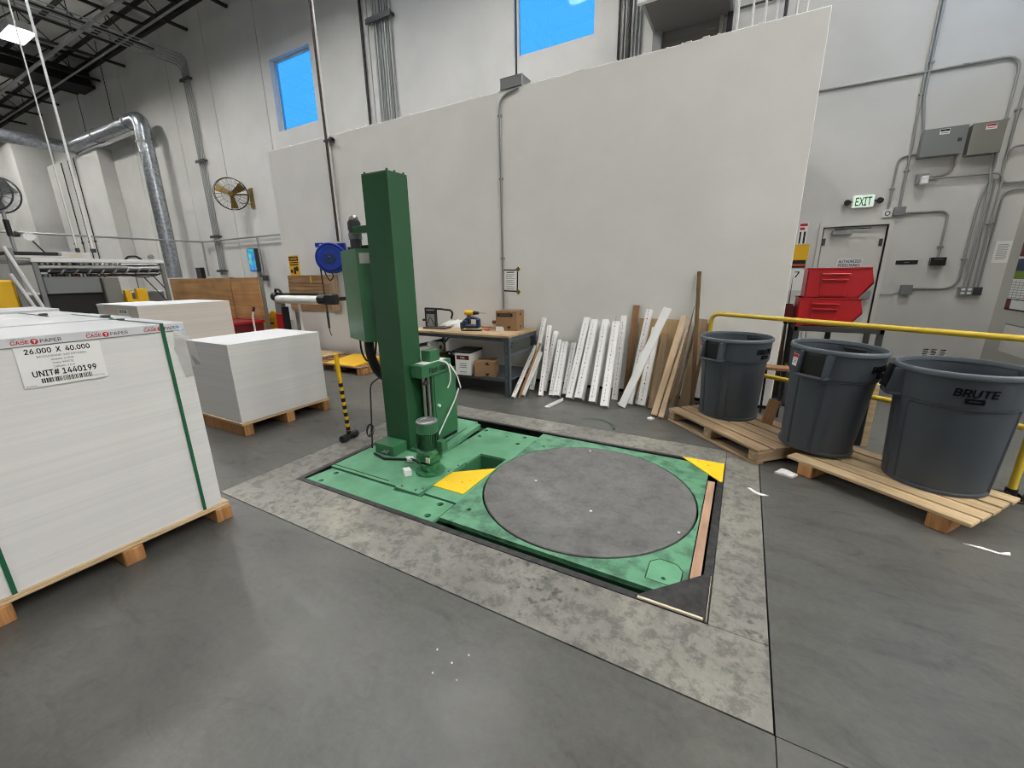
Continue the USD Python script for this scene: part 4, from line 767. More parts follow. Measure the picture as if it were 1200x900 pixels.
# ------------------------------------------------------------------ pallets with the three grey cans
pallet('brown pallet under the left can, beside the leaning wood', (-.561, 4.300), -PI/4, 1.115, .72, .13, 5, 0, 'pallet_wood', (.0, .51, 1.02))
pallet('new pale pallet under the big right can', (.425, 3.545), math.atan2(-.596, .818), 1.01, .66, .118, 5, 0, 'new_wood', (.08, .82), 'block', bw=.10)
def can(label, c, z, rb, rt, h, hdir, tilt=None, logo_=True, sticker=None, lettering=True):
    M = np.eye(4); M[:3, 3] = (c[0], c[1], z)
    if tilt: M[:3, :3] = rotm(tilt[0], tilt[1])[:3, :3]
    t = thing('trash_can', label, 'trash can', M=M)
    n = 144; zs = [0, .004, .025, .032, .06, .2, .4, .55, .62, .66, .675, .69, .70, .705, .72, .735, .742, .80, .86, .90, .955]
    V = []; F = []
    for zf in zs:
        r0 = rb+(rt*.955-rb)*zf-(.012 if zf < .003 else 0)
        for k in range(n):
            a = 2*PI*k/n; dh = min(abs((a-hdir+PI) % (2*PI)-PI), abs((a-hdir) % (2*PI)-PI)); rr = r0
            edge = .69+.03*min(1, max(0, (dh-.45)/.3))
            inpanel = dh > .55 and .03 < zf < edge
            rib = abs(dh-.30) < .045 and .03 < zf < .70
            if inpanel: rr -= .018
            elif rib: rr -= .014
            elif zf < .70 and dh <= .55: rr -= .002
            if zf >= .74: rr += .004
            V.append((rr*math.cos(a), rr*math.sin(a), zf*h))
    m = len(zs)
    for i in range(m-1):
        for k in range(n):
            j = (k+1) % n; F += [(i*n+k, i*n+j, (i+1)*n+j), (i*n+k, (i+1)*n+j, (i+1)*n+k)]
    V.append((0, 0, 0)); 
    for k in range(n): F.append((len(V)-1, (k+1) % n, k))
    shell = trimesh.Trimesh(np.array(V), np.array(F), process=False)
    inner = lathe([(rt*.955-.002, .965*h), (rt*.955-.012, .90*h), (rb-.012, .02), (0, .02)], 72)
    obj('can_body', cat([shell, inner]), 'can_grey', t, smooth=28)
    obj('rim', lathe([(rt*.955-.008, .965*h), (rt*.955+.002, .955*h), (rt*.985, .955*h), (rt, .963*h), (rt, .982*h), (rt*.99, .995*h), (rt*.97, h), (rt*.955, .998*h), (rt*.945, .985*h), (rt*.945, .965*h), (rt*.955-.008, .965*h)], 96), 'can_rim', t, smooth=45)
    for s in (0, PI):
        a = hdir+s; er, et = np.array([math.cos(a), math.sin(a), 0]), np.array([-math.sin(a), math.cos(a), 0]); R_ = rt*.93; P = lambda r_, t_, z_: er*r_+et*t_+np.array([0, 0, z_])
        zt, zb, out = .955*h, .72*h, .062
        ms = [trimesh.convex.convex_hull(np.array([P(R_-.02, sg*(.115), zt), P(R_+.018, sg*(.075), zt), P(R_-.02, sg*(.092), zt), P(R_-.03, sg*.095, zb), P(R_+out, sg*.095, zb+.03), P(R_+out-.004, sg*.083, zb+.03), P(R_-.03, sg*.080, zb), P(R_+.034, sg*.098, zt), P(R_+.034, sg*.078, zt)])) for sg in (-1, 1)]
        ms.append(tube([P(R_-.03, -.098, zb+.012), P(R_+out-.012, -.088, zb+.018), P(R_+out-.012, .088, zb+.018), P(R_-.03, .098, zb+.012)], .013, 8, .03))
        hb_ = obj('handle', cat(ms), 'can_grey', t, smooth=35)
        obj('handle_recess', trimesh.convex.convex_hull(np.array([P(R_-.012, sg*.082, z_) for sg in (-1, 1) for z_ in (zb+.02, zt-.015)]+[P(R_+.017, sg*.080, z_) for sg in (-1, 1) for z_ in (zb+.025, zt-.02)])), 'black', hb_)  # solid black block: the shade inside the handle opening put into colour
    if logo_:
        for s in (1, -1):
            a = hdir+s*PI/2; z_ = .855*h; rr = rb+(rt*.955-rb)*.855+.006
            er, et = np.array([math.cos(a), math.sin(a), 0]), np.array([-math.sin(a), math.cos(a), 0])
            tm = meshkit.text_mesh('BRUTE', .044, .003, True); lo, hi = tm.bounds; tm.vertices[:, 0] -= (lo[0]+hi[0])/2; tm.vertices[:, 0] *= .185/(hi[0]-lo[0]); tm.vertices[:, 1] -= .022; tm.vertices[:, 0] += .12*tm.vertices[:, 1]
            def wrap(mm):
                x, y, zz = mm.vertices.T; ang_ = a+x/rr; q = rr+zz; mm = mm.copy(); mm.vertices = np.c_[q*np.cos(ang_), q*np.sin(ang_), z_+y]; return mm
            lg = obj('raised_logo', wrap(tm), 'can_logo', t)
            badge = prism(sbox(-.037, -.060, .037, -.036).buffer(.004, 3).difference(sbox(-.028, -.052, .028, -.043)), 0, .003)
            obj('logo_badge', wrap(badge.subdivide()), 'can_logo', lg)
    if sticker:
        a = sticker; z_ = .85*h; rr = rb+(rt*.955-rb)*.85+.006; er, et = np.array([math.cos(a), math.sin(a), 0]), np.array([-math.sin(a), math.cos(a), 0])
        k = obj('sticker', on_plane(bx(-.03, .03, -.045, .045, 0, .002), er*rr+np.array([0, 0, z_]), et, (0, 0, 1)), 'paper_white', t)
        obj('sticker_header', on_plane(bx(-.029, .029, .018, .044, .0022, .003), er*rr+np.array([0, 0, z_]), et, (0, 0, 1)), 'ink_red', k)
        obj('sticker_print', on_plane(cat([bx(-.022, .022, y, y+.005, .0022, .003) for y in (.002, -.010, -.022)]), er*rr+np.array([0, 0, z_]), et, (0, 0, 1)), 'ink_grey', k)
    return t
def facing(c, off): # horizontal angle on the can's side: 0 faces the camera, + is towards the right
    d = np.array([-c[0], -c[1]]); return math.atan2(d[1], d[0])+off
can('grey trash can nearest the partition, leftmost of the three', (-.024, 4.41), .131, .262, .312, .77, facing((-.024, 4.41), -.62), sticker=facing((-.024, 4.41), -1.15))
c2 = (.62, 3.83); vd = np.array([c2[0], c2[1], 0])/math.hypot(*c2)
can('grey trash can straddling the two pallets, slightly tilted, middle of the three', c2, .146, .245, .300, .80, facing(c2, -.42), tilt=(vd, .05), sticker=facing(c2, -.98))
can('largest-looking grey trash can with raised black lettering, rightmost of the three', (1.245, 3.558), .119, .262, .316, .785, facing((1.245, 3.558), -1.28))
bl_ = thing('wood_offcut', 'yellowish board offcut leaning on the pallet between the left and middle cans', 'wood piece', M=np.array(
    trimesh.transformations.concatenate_matrices(trimesh.transformations.translation_matrix((.30, 4.15, .138)), rotm((0, 0, 1), .55), rotm((0, 1, 0), .30), rotm((1, 0, 0), -.12))))
obj('offcut', bx(-.05, .05, -.012, .012, .015, .24, .002), 'oak_z', bl_); obj('sawn_end', bx(-.049, .049, -.011, .011, .24, .241), 'strip_wood', bl_)

# guard rail
gr = thing('guard_rail', 'yellow tubular guard rail running behind the cans to a bolted post', 'guard rail', (0, 0, 0))
A_, B_ = np.array([-.285, 4.955, 1.05]), np.array([1.70, 3.745, 1.05]); e = (B_-A_)/np.linalg.norm(B_-A_)
obj('top_rail', tube([A_+(0, 0, -1.05+.012), A_, B_, B_+(0, 0, -1.05+.012)], .0215, 12, .10, 6), 'safety_yellow', gr, smooth=50)
obj('lower_rail', cyl(A_+e*.03+(0, 0, -.56), B_-e*.03+(0, 0, -.56), .0215, 12), 'safety_yellow', gr, smooth=50)
for P in (A_, B_):
    bp_ = obj('base_plate', bx(P[0]-.07, P[0]+.07, P[1]-.08, P[1]+.08, 0, .014, .003), 'black', gr)
    for dx in (-.055, -.03, .03, .055): obj('base_rib', bx(P[0]+dx-.006, P[0]+dx+.006, P[1]-.075, P[1]-.02, .014, .05), 'black', bp_)
    obj('sleeve', cyl((P[0], P[1], .012), (P[0], P[1], .07), .030, 12), 'black', bp_)
sk_ = thing('wood_stake', 'short wooden post with a black front standing behind the middle can', 'wood post', (1.03, 4.39, 0))
obj('post', bx(-.0, .045, -.03, .03, 0, .56, .003), 'new_wood_x', sk_); obj('black_angle', bx(-.05, -.001, -.035, .03, 0, .56, .003), 'black', sk_)

# cart with red bins
ct = thing('steel_cart', 'dark grey steel cart holding the red bins behind the yellow rail', 'cart', (.86, 5.62, 0))
obj('top_frame', cat([bx(-.35, .40, -.27, -.235, .855, .90), bx(-.35, .40, .235, .27, .855, .90), bx(-.35, -.315, -.27, .27, .855, .90), bx(.365, .40, -.27, .27, .855, .90)]), 'charcoal', ct)
obj('top_shelf', bx(-.345, .395, -.265, .265, .895, .905), 'charcoal', ct)
for x, y in ((-.35, -.27), (.35, -.27), (-.35, .22), (.35, .22)): obj('leg', bx(x, x+.05, y, y+.05, .03, .86, .003), 'charcoal', ct); obj('leg_pad', bx(x, x+.05, y, y+.05, 0, .03), 'black', ct)
obj('lower_shelf', bx(-.345, .395, -.265, .265, .38, .41), 'oak_z', ct, label='bare wood lower shelf'); obj('mid_brace', bx(.0, .05, .21, .25, .41, .86), 'black', ct)
def bin_(label, x0, x1, y0, y1, z0, h_):
    t = thing('stacking_bin', label, 'storage bin', (x0, y0, z0)); w, d = x1-x0, y1-y0
    out = Polygon([(0, .012), (.02, 0), (w-.10, 0), (w-.0, .10*h_/.25+.02), (w+.0, h_*.52), (w-.035, h_), (0, h_)])
    s1 = xz_prism(out, 0, .006); s2 = xz_prism(out, d-.006, d); fl = bx(.01, w-.10, 0, d, 0, .006)
    sl = trimesh.convex.convex_hull(np.array([(w-.10, y, 0) for y in (0, d)]+[(w, y, .12*h_/.25) for y in (0, d)]+[(w-.105, y, .006) for y in (0, d)]+[(w-.006, y, .13*h_/.25) for y in (0, d)]))
    fr_ = bx(w-.006, w, 0, d, .12*h_/.25, h_*.52); bk = bx(0, .006, 0, d, 0, h_)
    obj('bin_shell', cat([s1, s2, fl, sl, fr_, bk]), 'red_plastic', t)
    obj('rim', cat([bx(-.008, w-.03, -.010, .006, h_-.014, h_, .002), bx(-.008, w-.03, d-.006, d+.01, h_-.014, h_, .002), bx(-.01, .006, 0, d, h_-.014, h_, .002)]), 'red_plastic', t)
    pn = obj('side_panel', cat([bx(.22*w, .62*w, -.010, 0, .02, .60*h_, .003), xz_prism([(.22*w, .60*h_), (.62*w, .60*h_), (.66*w, .9*h_), (.20*w, .9*h_)], -.006, 0)]), 'red_plastic', t)
    obj('grip_rib', cat([bx(.22*w, .63*w, -.034, -.006, .57*h_, .63*h_, .006), bx(.21*w, .65*w, -.030, -.004, .76*h_, .81*h_, .006)]), 'red_plastic', pn)
    return t
bin_('lower red stacking bin on the cart', .52, 1.07, 5.42, 5.82, .906, .295)
bin_('upper red stacking bin in front of the exit door, on top of the lower bin', .56, 1.115, 5.43, 5.80, 1.202, .305)
dk = thing('open_crate', 'dark red crate with wooden sides left of the bins, half hidden by the partition edge', 'crate', (.40, 5.55, .906))
ob1 = obj('crate_shell', cat([bx(0, .11, 0, .3, 0, .012), bx(0, .11, 0, .012, 0, .20), bx(0, .11, .288, .3, 0, .20), bx(0, .012, 0, .3, 0, .2)]), 'dark_red', dk); obj('wood_side', bx(-.01, .0, -.02, .32, 0, .26), 'grey_wood_z', dk)
obj('crate_leg', bx(.0, .02, .1, .13, -.906, 0), 'black', dk); obj('crate_leg', bx(.08, .1, .1, .13, -.906, 0), 'black', dk)
wk = thing('wood_wedge', 'pointed brown wood sliver sticking up behind the dark red crate', 'wood piece', (.47, 5.92, 0))
obj('sliver', xz_prism([(-.03, 0), (.03, 0), (.0, 1.42)], 0, .012), 'grey_wood_z', wk); obj('sliver_edge', xz_prism([(.03, 0), (.034, 0), (.002, 1.42), (0, 1.42)], 0, .014), 'oak_z', wk)

# ------------------------------------------------------------------ exit wall: sign, boxes, conduits, notices
yw = YW
ex = thing('exit_sign', 'lit EXIT sign with two lamp heads above the door', 'exit sign', (1.53, yw, 2.55))
obj('sign_body', bx(-.15, .15, -.055, -.001, -.10, .10, .02), 'white', ex); fc = obj('sign_face', bx(-.135, .135, -.058, -.054, -.088, .088), 'exit_face', ex)
text(fc, 'EXIT', .125, (0, -.0585, -.002), (1, 0, 0), (0, 0, 1), 'ink_green', w=.21, bold=True)
for s in (-1, 1): obj('lamp_head', cat([cyl((s*.21, -.02, .01), (s*.21, -.08, -.01), .04, 14, .045), cyl((s*.14, -.03, 0), (s*.2, -.03, .01), .015, 8)]), 'charcoal', ex, smooth=40)
def ebox(name, label, x0, x1, z0, z1, dep, m, cat_='electrical box', lid=True, sticker=None, **kw):
    t = thing(name, label, cat_, ((x0+x1)/2, yw, (z0+z1)/2)); w, h_ = (x1-x0)/2, (z1-z0)/2
    obj('enclosure', bx(-w, w, -dep, -.001, -h_, h_, .003), m, t)
    if lid: obj('cover', bx(-w-.004, w+.004, -dep-.006, -dep+.02, -h_-.004, h_+.004, .003), m, t)
    if sticker:
        s_ = obj('sticker', bx(sticker[0]-.055, sticker[0]+.055, -dep-.0085, -dep-.006, sticker[1]-.035, sticker[1]+.035), 'paper_white', t)
        obj('sticker_print', cat([bx(sticker[0]-.05, sticker[0]+.05, -dep-.0095, -dep-.0085, sticker[1]+.005, sticker[1]+.03), bx(sticker[0]-.04, sticker[0]+.04, -dep-.0095, -dep-.0085, sticker[1]-.02, sticker[1]-.012)]), sticker[2], s_)
    return t
pa = ebox('panel_box', 'left grey wall cabinet with a white sticker above the door', 2.078, 2.55, 3.10, 3.465, .17, 'panel_grey', sticker=(-.01, .13, 'ink'))
obj('latch', bx(.15, .19, -.19, -.17, -.02, .02), 'charcoal', pa)
ebox('panel_box', 'right olive-grey wall cabinet with a red and white sticker', 2.60, 2.935, 3.06, 3.465, .17, 'panel_olive', sticker=(.02, .14, 'ink_red'))
ebox('wiring_box', 'small grey wiring box right above the door corner', 1.945, 2.08, 2.30, 2.42, .06, 'panel_grey')
sr = ebox('strobe', 'small white alarm strobe left of the grey wiring box above the door', 1.81, 1.925, 2.28, 2.40, .05, 'white', 'alarm', lid=False); obj('strobe_ring', ringp((0, -.052, 0), (0, 1, 0), .03, .006, 16, 5), 'charcoal', sr)
cm = ebox('wall_camera', 'white security camera with a square bracket under the wall cabinets', 2.13, 2.27, 2.74, 2.885, .05, 'galvanised', 'camera', lid=False); obj('camera_body', bx(-.03, .06, -.13, -.05, -.09, .03, .012), 'white', cm)
ebox('wiring_box', 'grey wiring box at the end of the low horizontal conduit', 2.235, 2.375, 1.065, 1.215, .06, 'panel_grey')
ob2 = ebox('outlet_box', 'pair of grey outlet boxes where the group of conduits ends', 2.92, 3.18, 1.06, 1.185, .07, 'panel_grey', lid=False)
obj('receptacle', cat([bx(x-.022, x+.022, -.076, -.069, z-.018, z+.018, .003) for x in (-.08, -.01) for z in (-.028, .028)]), 'white', ob2); obj('cover', bx(.03, .13, -.076, -.07, -.06, .06, .002), 'charcoal', ob2)
kp = ebox('time_clock', 'black box at the end of the hooked conduit right of the door', 2.51, 2.69, 1.515, 1.64, .09, 'black_gloss', 'time clock', lid=False); obj('display', bx(-.05, .05, -.093, -.09, .02, .045), 'charcoal', kp)
ns = thing('name_plate', 'narrow black plaque beside the exit door', 'sign', (2.247, yw, 1.573)); obj('plaque', bx(-.137, .137, -.006, -.001, -.034, .034, .002), 'black', ns); obj('plaque_border', bx(-.14, .14, -.003, -.0005, -.042, .042), 'paper_white', ns); obj('plaque_text', bx(-.03, .03, -.0068, -.006, -.008, .008), 'ink_grey', ns)
wn = thing('wall_notice', 'white printed notice sheet near the right corner', 'notice', (3.30, yw, 1.695)); obj('sheet', bx(-.085, .085, -.004, -.001, -.155, .155), 'paper_white', wn); obj('printed_line', cat([bx(-.06, .05+.01*(k % 2), -.0048, -.004, .10-.025*k, .108-.025*k) for k in range(9)]), 'ink_grey', wn)
for k, x in enumerate((2.735, 2.835, 2.945)):
    s3 = thing('wall_stencil', ('left', 'middle', 'right')[k]+' of three small black printed stickers low on the wall above the right can', 'sticker', (x, yw, .12)); obj('sticker', bx(-.04, .04, -.003, -.001, -.065, .065), 'paper_white', s3); obj('print', cat([bx(-.036, .036-.012*(q % 2), -.0038, -.003, .05-.026*q, .066-.026*q) for q in range(5)]), 'ink', s3)
def conduit(label, pts, r=.017, m='conduit_grey', R=.14, off=.022, straps=(), name='wall_conduit'):
    t = thing(name, label, 'conduit', (pts[0][0], yw, 0))
    P = [(x-pts[0][0], -off-(p[0] if p else 0), z) for x, z, *p in pts]
    obj('pipe', tube(P, r, 8, R, 5), m, t, smooth=50)
    for x, z in straps: obj('strap', bx(x-pts[0][0]-.035, x-pts[0][0]+.035, -off-r-.004, -.001, z-.012, z+.012, .003), 'steel', t)
    return t
conduit('left of the two tall conduits rising from the wiring box above the door', [(2.005, 2.42), (2.0, 3.22), (1.978, 4.2), (1.978, ZC-.4)], straps=((2.0, 2.95), (1.985, 4.0)))
conduit('right of the two tall conduits, kinked into the left grey cabinet', [(2.10, 3.465), (2.06, 3.72), (2.018, 3.95), (2.018, ZC-.4)], straps=((2.02, 4.4),))
conduit('long conduit from behind the partition, turning down past the cabinets to the low wiring box', [(.50, 4.29), (2.962, 4.29), (2.962, 2.78), (2.905, 2.45), (2.905, 1.16), (2.375, 1.16)], .017, R=.2, off=.024, straps=((2.4, 4.29), (2.962, 3.5), (2.905, 1.6)))
conduit('conduit turning right to the corner at the height of the cabinets', [(3.065, ZC-.4), (3.065, 2.655), (3.385, 2.655)], R=.12, off=.03, straps=((3.065, 3.6),))
conduit('rightmost conduit of the group, bending in from the corner', [(3.385, 2.56), (3.14, 2.56), (3.14, 1.185)], .014, R=.14, off=.024)
conduit('curved conduit from the left cabinet side down to the alarm strobe', [(2.078, 3.18), (1.87, 3.16), (1.87, 2.40)], .014, R=.2, off=.02, straps=((1.87, 2.7),))
conduit('short kinked conduit under the left cabinet leading to the camera', [(2.52, 3.10), (2.51, 2.845), (2.27, 2.832)], .014, R=.1, off=.02)
conduit('thin conduit from the camera running right and down to the outlet boxes', [(2.27, 2.80), (3.08, 2.80), (3.08, 1.185)], .014, R=.12, off=.05, straps=((3.08, 2.1),))
conduit('hooked conduit from the wiring box over the door to the black time clock', [(2.08, 2.33), (2.6, 2.33), (2.6, 1.64)], .016, R=.12, straps=((2.6, 1.8),))
conduit('small conduit curving to the right corner beside the right cabinet', [(3.08, 3.02), (3.10, 3.13), (3.385, 3.135)], .014, R=.1, off=.055)
conduit('conduit dropping from under the right cabinet to the outlet boxes', [(2.90, 3.06), (2.905, 2.95), (2.965, 2.62), (2.965, 1.185)], .014, R=.12, off=.075)
conduit('thin wire conduit from the low wiring box to the door frame', [(2.235, 1.10), (2.12, 1.06), (1.99, 1.06)], .008, R=.05, off=.015)
conduit('inner conduit of the group dropping into the left outlet box', [(3.022, 2.72), (3.022, 1.185)], .014, R=0, off=.03)
# signs left of the door
ws = thing('warning_strip', 'narrow red and black printed strip above the yellow sign left of the door', 'sign', (.775, yw, 2.10)); obj('strip', bx(-.065, .065, -.004, -.001, -.18, .18), 'paper_white', ws)
obj('strip_header', cat([bx(-.055, .055, -.005, -.004, .12, .165), bx(-.05, .02, -.005, -.004, .06, .10)]), 'ink_red', ws); obj('strip_text', cat([bx(-.045, -.02, -.005, -.004, -.17, .03), bx(.015, .045, -.005, -.004, -.17, .03)]), 'ink', ws)
ys_ = thing('yellow_sign', 'square yellow sign with black and red bands left of the door', 'sign', (.79, yw, 1.72)); obj('sign_plate', bx(-.115, .115, -.012, -.001, -.07, .195, .003), 'yellow', ys_); obj('black_band', bx(-.105, .095, -.012, -.001, -.135, -.072), 'ink', ys_); obj('red_band', bx(-.11, .10, -.012, -.001, -.17, -.137), 'orange_red', ys_); obj('lower_band', bx(-.11, .10, -.012, -.001, -.20, -.172), 'ink', ys_)
n7 = thing('bay_sign', 'white bay sign numbered 7 below the yellow sign', 'sign', (.82, yw, 1.31)); obj('sign_plate', bx(-.13, .13, -.006, -.001, -.19, .19), 'paper_white', n7); text(n7, '7', .10, (-.035, -.0065, .09), (1, 0, 0), (0, 0, 1), 'ink', bold=True)
# poster on the right wall
po = thing('wall_poster', 'large printed poster with a dark border on the grey side wall', 'poster', (XR, 8.45, 1.40))
obj('poster_sheet', bx(-.006, -.001, -.46, .46, -.525, .525), 'paper_white', po); U2, N2 = (0, -1, 0), (0, 0, 1)
def pz(y0, y1, z0, z1, m, d=.0075, nm='print'): obj(nm, bx(-d, -.006, y0, y1, z0, z1), m, po)
pz(.30, .45, .22, .50, 'dark_red', nm='red_panel'); pz(-.45, .28, .22, .50, 'ink_grey', nm='grey_panel'); pz(-.45, .45, .02, .19, 'tool_blue', nm='blue_picture'); pz(-.45, .45, -.09, .02, 'grass_print', nm='green_picture')
for k in range(7): pz(-.45, .45, -.14-.035*k, -.135-.035*k, 'ink_grey', nm='table_line')
for k in range(9): pz(.45-.1*k-.004, .45-.1*k, -.36, -.10, 'ink_grey', nm='table_rule')
pz(-.46, .46, -.38, -.368, 'ink', nm='border'); pz(-.46, .46, -.525, -.505, 'ink', nm='border'); pz(.33, .46, -.505, -.38, 'dark_red', nm='red_panel')
po2 = thing('wall_sheet', 'faint wide sheet low on the side wall under the poster', 'poster', (XR, 8.3, .48)); obj('sheet', bx(-.004, -.001, -.4, .45, -.2, .2), 'wall_white', po2); obj('sheet_frame', bx(-.005, -.0005, -.41, .46, .19, .205), 'ink_grey', po2)

# ------------------------------------------------------------------ room behind the partition: roof platform, pickets, canopy, conduit bundles
obj('room_roof', bx(-6.0, .36, PY+.20, YW, 3.58, 3.66), 'wall_outer', wp); obj('room_end_wall', bx(.16, .36, PY+.20, YW, 0, 3.58), 'wall_outer', wp)
pk = thing('picket_railing', 'white picket guard railing on top of the room behind the partition, top right', 'railing', (0, 5.9, 3.66))
for k, x in enumerate((-.405, -.262, -.143, -.037, .043, .138, .228)): obj('picket', cyl((x, 0, .001), (x, 0, 1.05), .012 if k not in (4,) else .018, 8), 'white_metal' if k != 4 else 'black', pk, smooth=50)
obj('railing_top', bx(-.45, .26, -.025, .025, 1.05, 1.09), 'white_metal', pk); obj('railing_foot', bx(-.45, .26, -.02, .02, .0, .02), 'charcoal', pk)
cn = thing('canopy', 'dark boxed canopy on posts above the room behind the partition', 'canopy', (-1.4, 8.6, 5.70))
obj('soffit', bx(-.56, .66, -.55, .59, 0, .03), 'soffit', cn); obj('fascia', bx(-.64, .74, -.62, -.55, -.04, .62), 'white_metal', cn); obj('canopy_top', bx(-.6, .7, -.55, .59, .55, .62), 'white_metal', cn)
obj('side_panel', bx(-.60, -.56, -.55, .59, 0, .55), 'panel_grey', cn); obj('side_panel', bx(.66, .70, -.55, .59, 0, .55), 'panel_grey', cn)
obj('post', bx(-.60, -.44, .45, .58, -2.035, 0), 'panel_grey', cn); obj('post', bx(.50, .56, .5, .58, -2.035, 0), 'panel_olive', cn); obj('post', bx(.62, .70, .46, .58, -2.035, 0), 'black', cn)
obj('dark_shutter', bx(-.44, .50, .56, .59, -2.035, 0), 'soffit', cn)  # dark slatted panel put in to darken the wall below the soffit
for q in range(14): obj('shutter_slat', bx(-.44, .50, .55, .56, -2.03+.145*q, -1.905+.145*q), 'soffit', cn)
for z in (5.15, 5.75): t = thing('wall_pipe', 'dark horizontal pipe on the back wall behind the pickets, '+('lower' if z < 5.5 else 'upper')+' of two', 'pipe', (-.62, YW-.04, z)); obj('pipe', cyl((0, 0, 0), (1.3, 0, 0), .018, 8), 'charcoal', t); obj('clip', bx(.6, .63, -.02, .039, -.03, .03), 'steel', t)
for k, (x, r_, m_) in enumerate(((-2.66, .022, 'conduit_dark'), (-2.59, .02, 'conduit_grey'), (-2.53, .02, 'conduit_grey'), (-2.46, .022, 'conduit_dark'), (-2.40, .02, 'conduit_grey'), (-2.33, .022, 'panel_grey'), (-2.26, .024, 'panel_grey'))):
    t = thing('riser_conduit', ('first', 'second', 'third', 'fourth', 'fifth', 'sixth', 'seventh')[k]+' from the left of the vertical conduits right of the big window', 'conduit', (x, YW-.04, 3.68)); obj('pipe', cyl((0, 0, 0), (0, 0, ZC-4.1), r_, 8), m_, t, smooth=50); obj('strap', bx(-.03, .03, -.03, .039, 3.0, 3.03), 'steel', t)
for k, (x, r_, m_) in enumerate(((-9.38, .035, 'black'), (-8.95, .028, 'conduit_grey'), (-8.87, .028, 'conduit_grey'), (-8.74, .028, 'panel_grey'), (-8.655, .028, 'conduit_grey'), (-8.57, .028, 'conduit_grey'), (-8.485, .028, 'panel_grey'), (-8.40, .028, 'conduit_grey'))):
    t = thing('riser_conduit', 'lone black pipe left of the strapped conduits above the partition' if k == 0 else ('first', 'second', 'third', 'fourth', 'fifth', 'sixth', 'seventh')[k-1]+' from the left of the conduits strapped above the mast', 'conduit', (x, YW-.05, .02)); obj('pipe', cyl((0, 0, 0), (0, 0, ZC-.45), r_, 8), m_, t, smooth=50); obj('strap', bx(-.035, .035, -.035, .049, 4.7, 4.74), 'steel', t)
stt = thing('strut_channel', 'short dark strut channel across the strapped conduits at the top', 'bracket', (-8.70, YW-.13, 7.67)); obj('channel', bx(-.43, .43, -.03, .0, -.06, .06), 'charcoal', stt); obj('standoff', cat([bx(x, x+.03, 0, .129, -.03, .03) for x in (-.42, .39)]), 'charcoal', stt)
for k in range(5):
    x = -18.28+k*.10
    t = thing('riser_conduit', ('first', 'second', 'third', 'fourth', 'fifth')[k]+' from the left of the five banded conduits beside the wall fan', 'conduit', (x, YW-.05, 1.62))
    obj('pipe', tube([(0, 0, 0), (0, 0, 7.13+.05*k), (0, -4.2, 7.13+.05*k)], .018, 8, .2), 'conduit_grey', t, smooth=50)
for k, z in enumerate((8.28, 5.68, 3.05, 1.78)):
    t = thing('strut_channel', ('topmost', 'second', 'third', 'lowest')[k]+' dark strut band around the five conduits beside the wall fan', 'bracket', (-18.08, YW-.11, z)); obj('channel', bx(-.30, .30, -.03, .0, -.045, .045), 'charcoal', t); obj('standoff', cat([bx(s*.26-.02, s*.26+.02, 0, .109, -.03, .03) for s in (-1, 1)]), 'charcoal', t)
al = thing('air_line', 'thin grey air line running along the far wall to the partition, below the wall fan', 'pipe', (-19.0, YW-.15, 2.9))
obj('pipe', tube([(0, -5.5, 0), (0, 0, 0), (10.9, 0, 0)], .03, 8, .1), 'conduit_grey', al, smooth=50); obj('drop_leg', cyl((0, 0, 0), (0, 0, -1.3), .03, 8), 'conduit_grey', al); obj('drop_leg', cyl((3.72, 0, 0), (3.72, 0, -1.35), .035, 8), 'conduit_grey', al); obj('valve', bx(3.62, 3.84, -.1, .10, -1.5, -1.32), 'charcoal', al); obj('drop_leg', cyl((0, -5.5, 0), (0, -5.5, -.55), .03, 8), 'conduit_grey', al)
bb = thing('wall_box', 'small black box on the far wall left of the banded conduits', 'electrical box', (-19.75, YW, 1.72)); obj('enclosure', bx(-.2, .2, -.15, -.001, -.22, .22, .01), 'black', bb); obj('cover', bx(-.18, .18, -.156, -.15, -.2, .2), 'charcoal', bb)
gb = thing('screen_panel', 'small wall box with a glowing blue-green face under the wall fan', 'screen', (-15.66, YW, 2.12)); obj('case', bx(-.24, .24, -.25, -.001, -.40, .40, .03), 'charcoal', gb); obj('glow_face', bx(-.24+.03, .21, -.256, -.25, -.37, .37), 'screen_glow', gb)
# fans
def fan(t, c, n, R, blades, wires, mc_, mb_):
    n = np.array(n, float)/np.linalg.norm(n); u, v, _ = frame_of(n); c = np.array(c, float)
    obj('cage_ring', cat([ringp(c+n*d_, n, R, .012, 40, 6) for d_ in (-.08, .08)]+[ringp(c+n*.09, n, R*.55, .006, 32, 5)]), mc_, t)
    sp = []
    for a in np.linspace(0, 2*PI, wires+1)[:-1]:
        e_ = math.cos(a)*u+math.sin(a)*v
        for d_ in (-1, 1): sp.append(tube([c+n*.12*d_+e_*.06, c+n*.12*d_+e_*R*.7, c+n*.08*d_+e_*R], .004, 4))
    obj('cage_wires', cat(sp), mc_, t)
    obj('motor_hub', cyl(c-n*.14, c+n*.06, .075, 14), mb_, t, smooth=40)
    for k in range(blades):
        a = 2*PI*k/blades+.6; e_ = math.cos(a)*u+math.sin(a)*v; f_ = np.cross(n, e_)
        obj('blade', trimesh.convex.convex_hull(np.array([c+e_*.06+f_*s*.06+n*(.02*s+q) for s in (-1, 1) for q in (0, .006)]+[c+e_*R*.92+f_*s*.12+n*(.045*s+q) for s in (-1, 1) for q in (0, .006)])), mb_, t)
wf = thing('wall_fan', 'round brass-coloured caged fan with three blades high on the far wall', 'fan', (-15.75, 8.70, 4.28))
fan(wf, (0, 0, 0), (.75, -.62, -.12), .50, 3, 22, 'fan_cage', 'fan_brass')
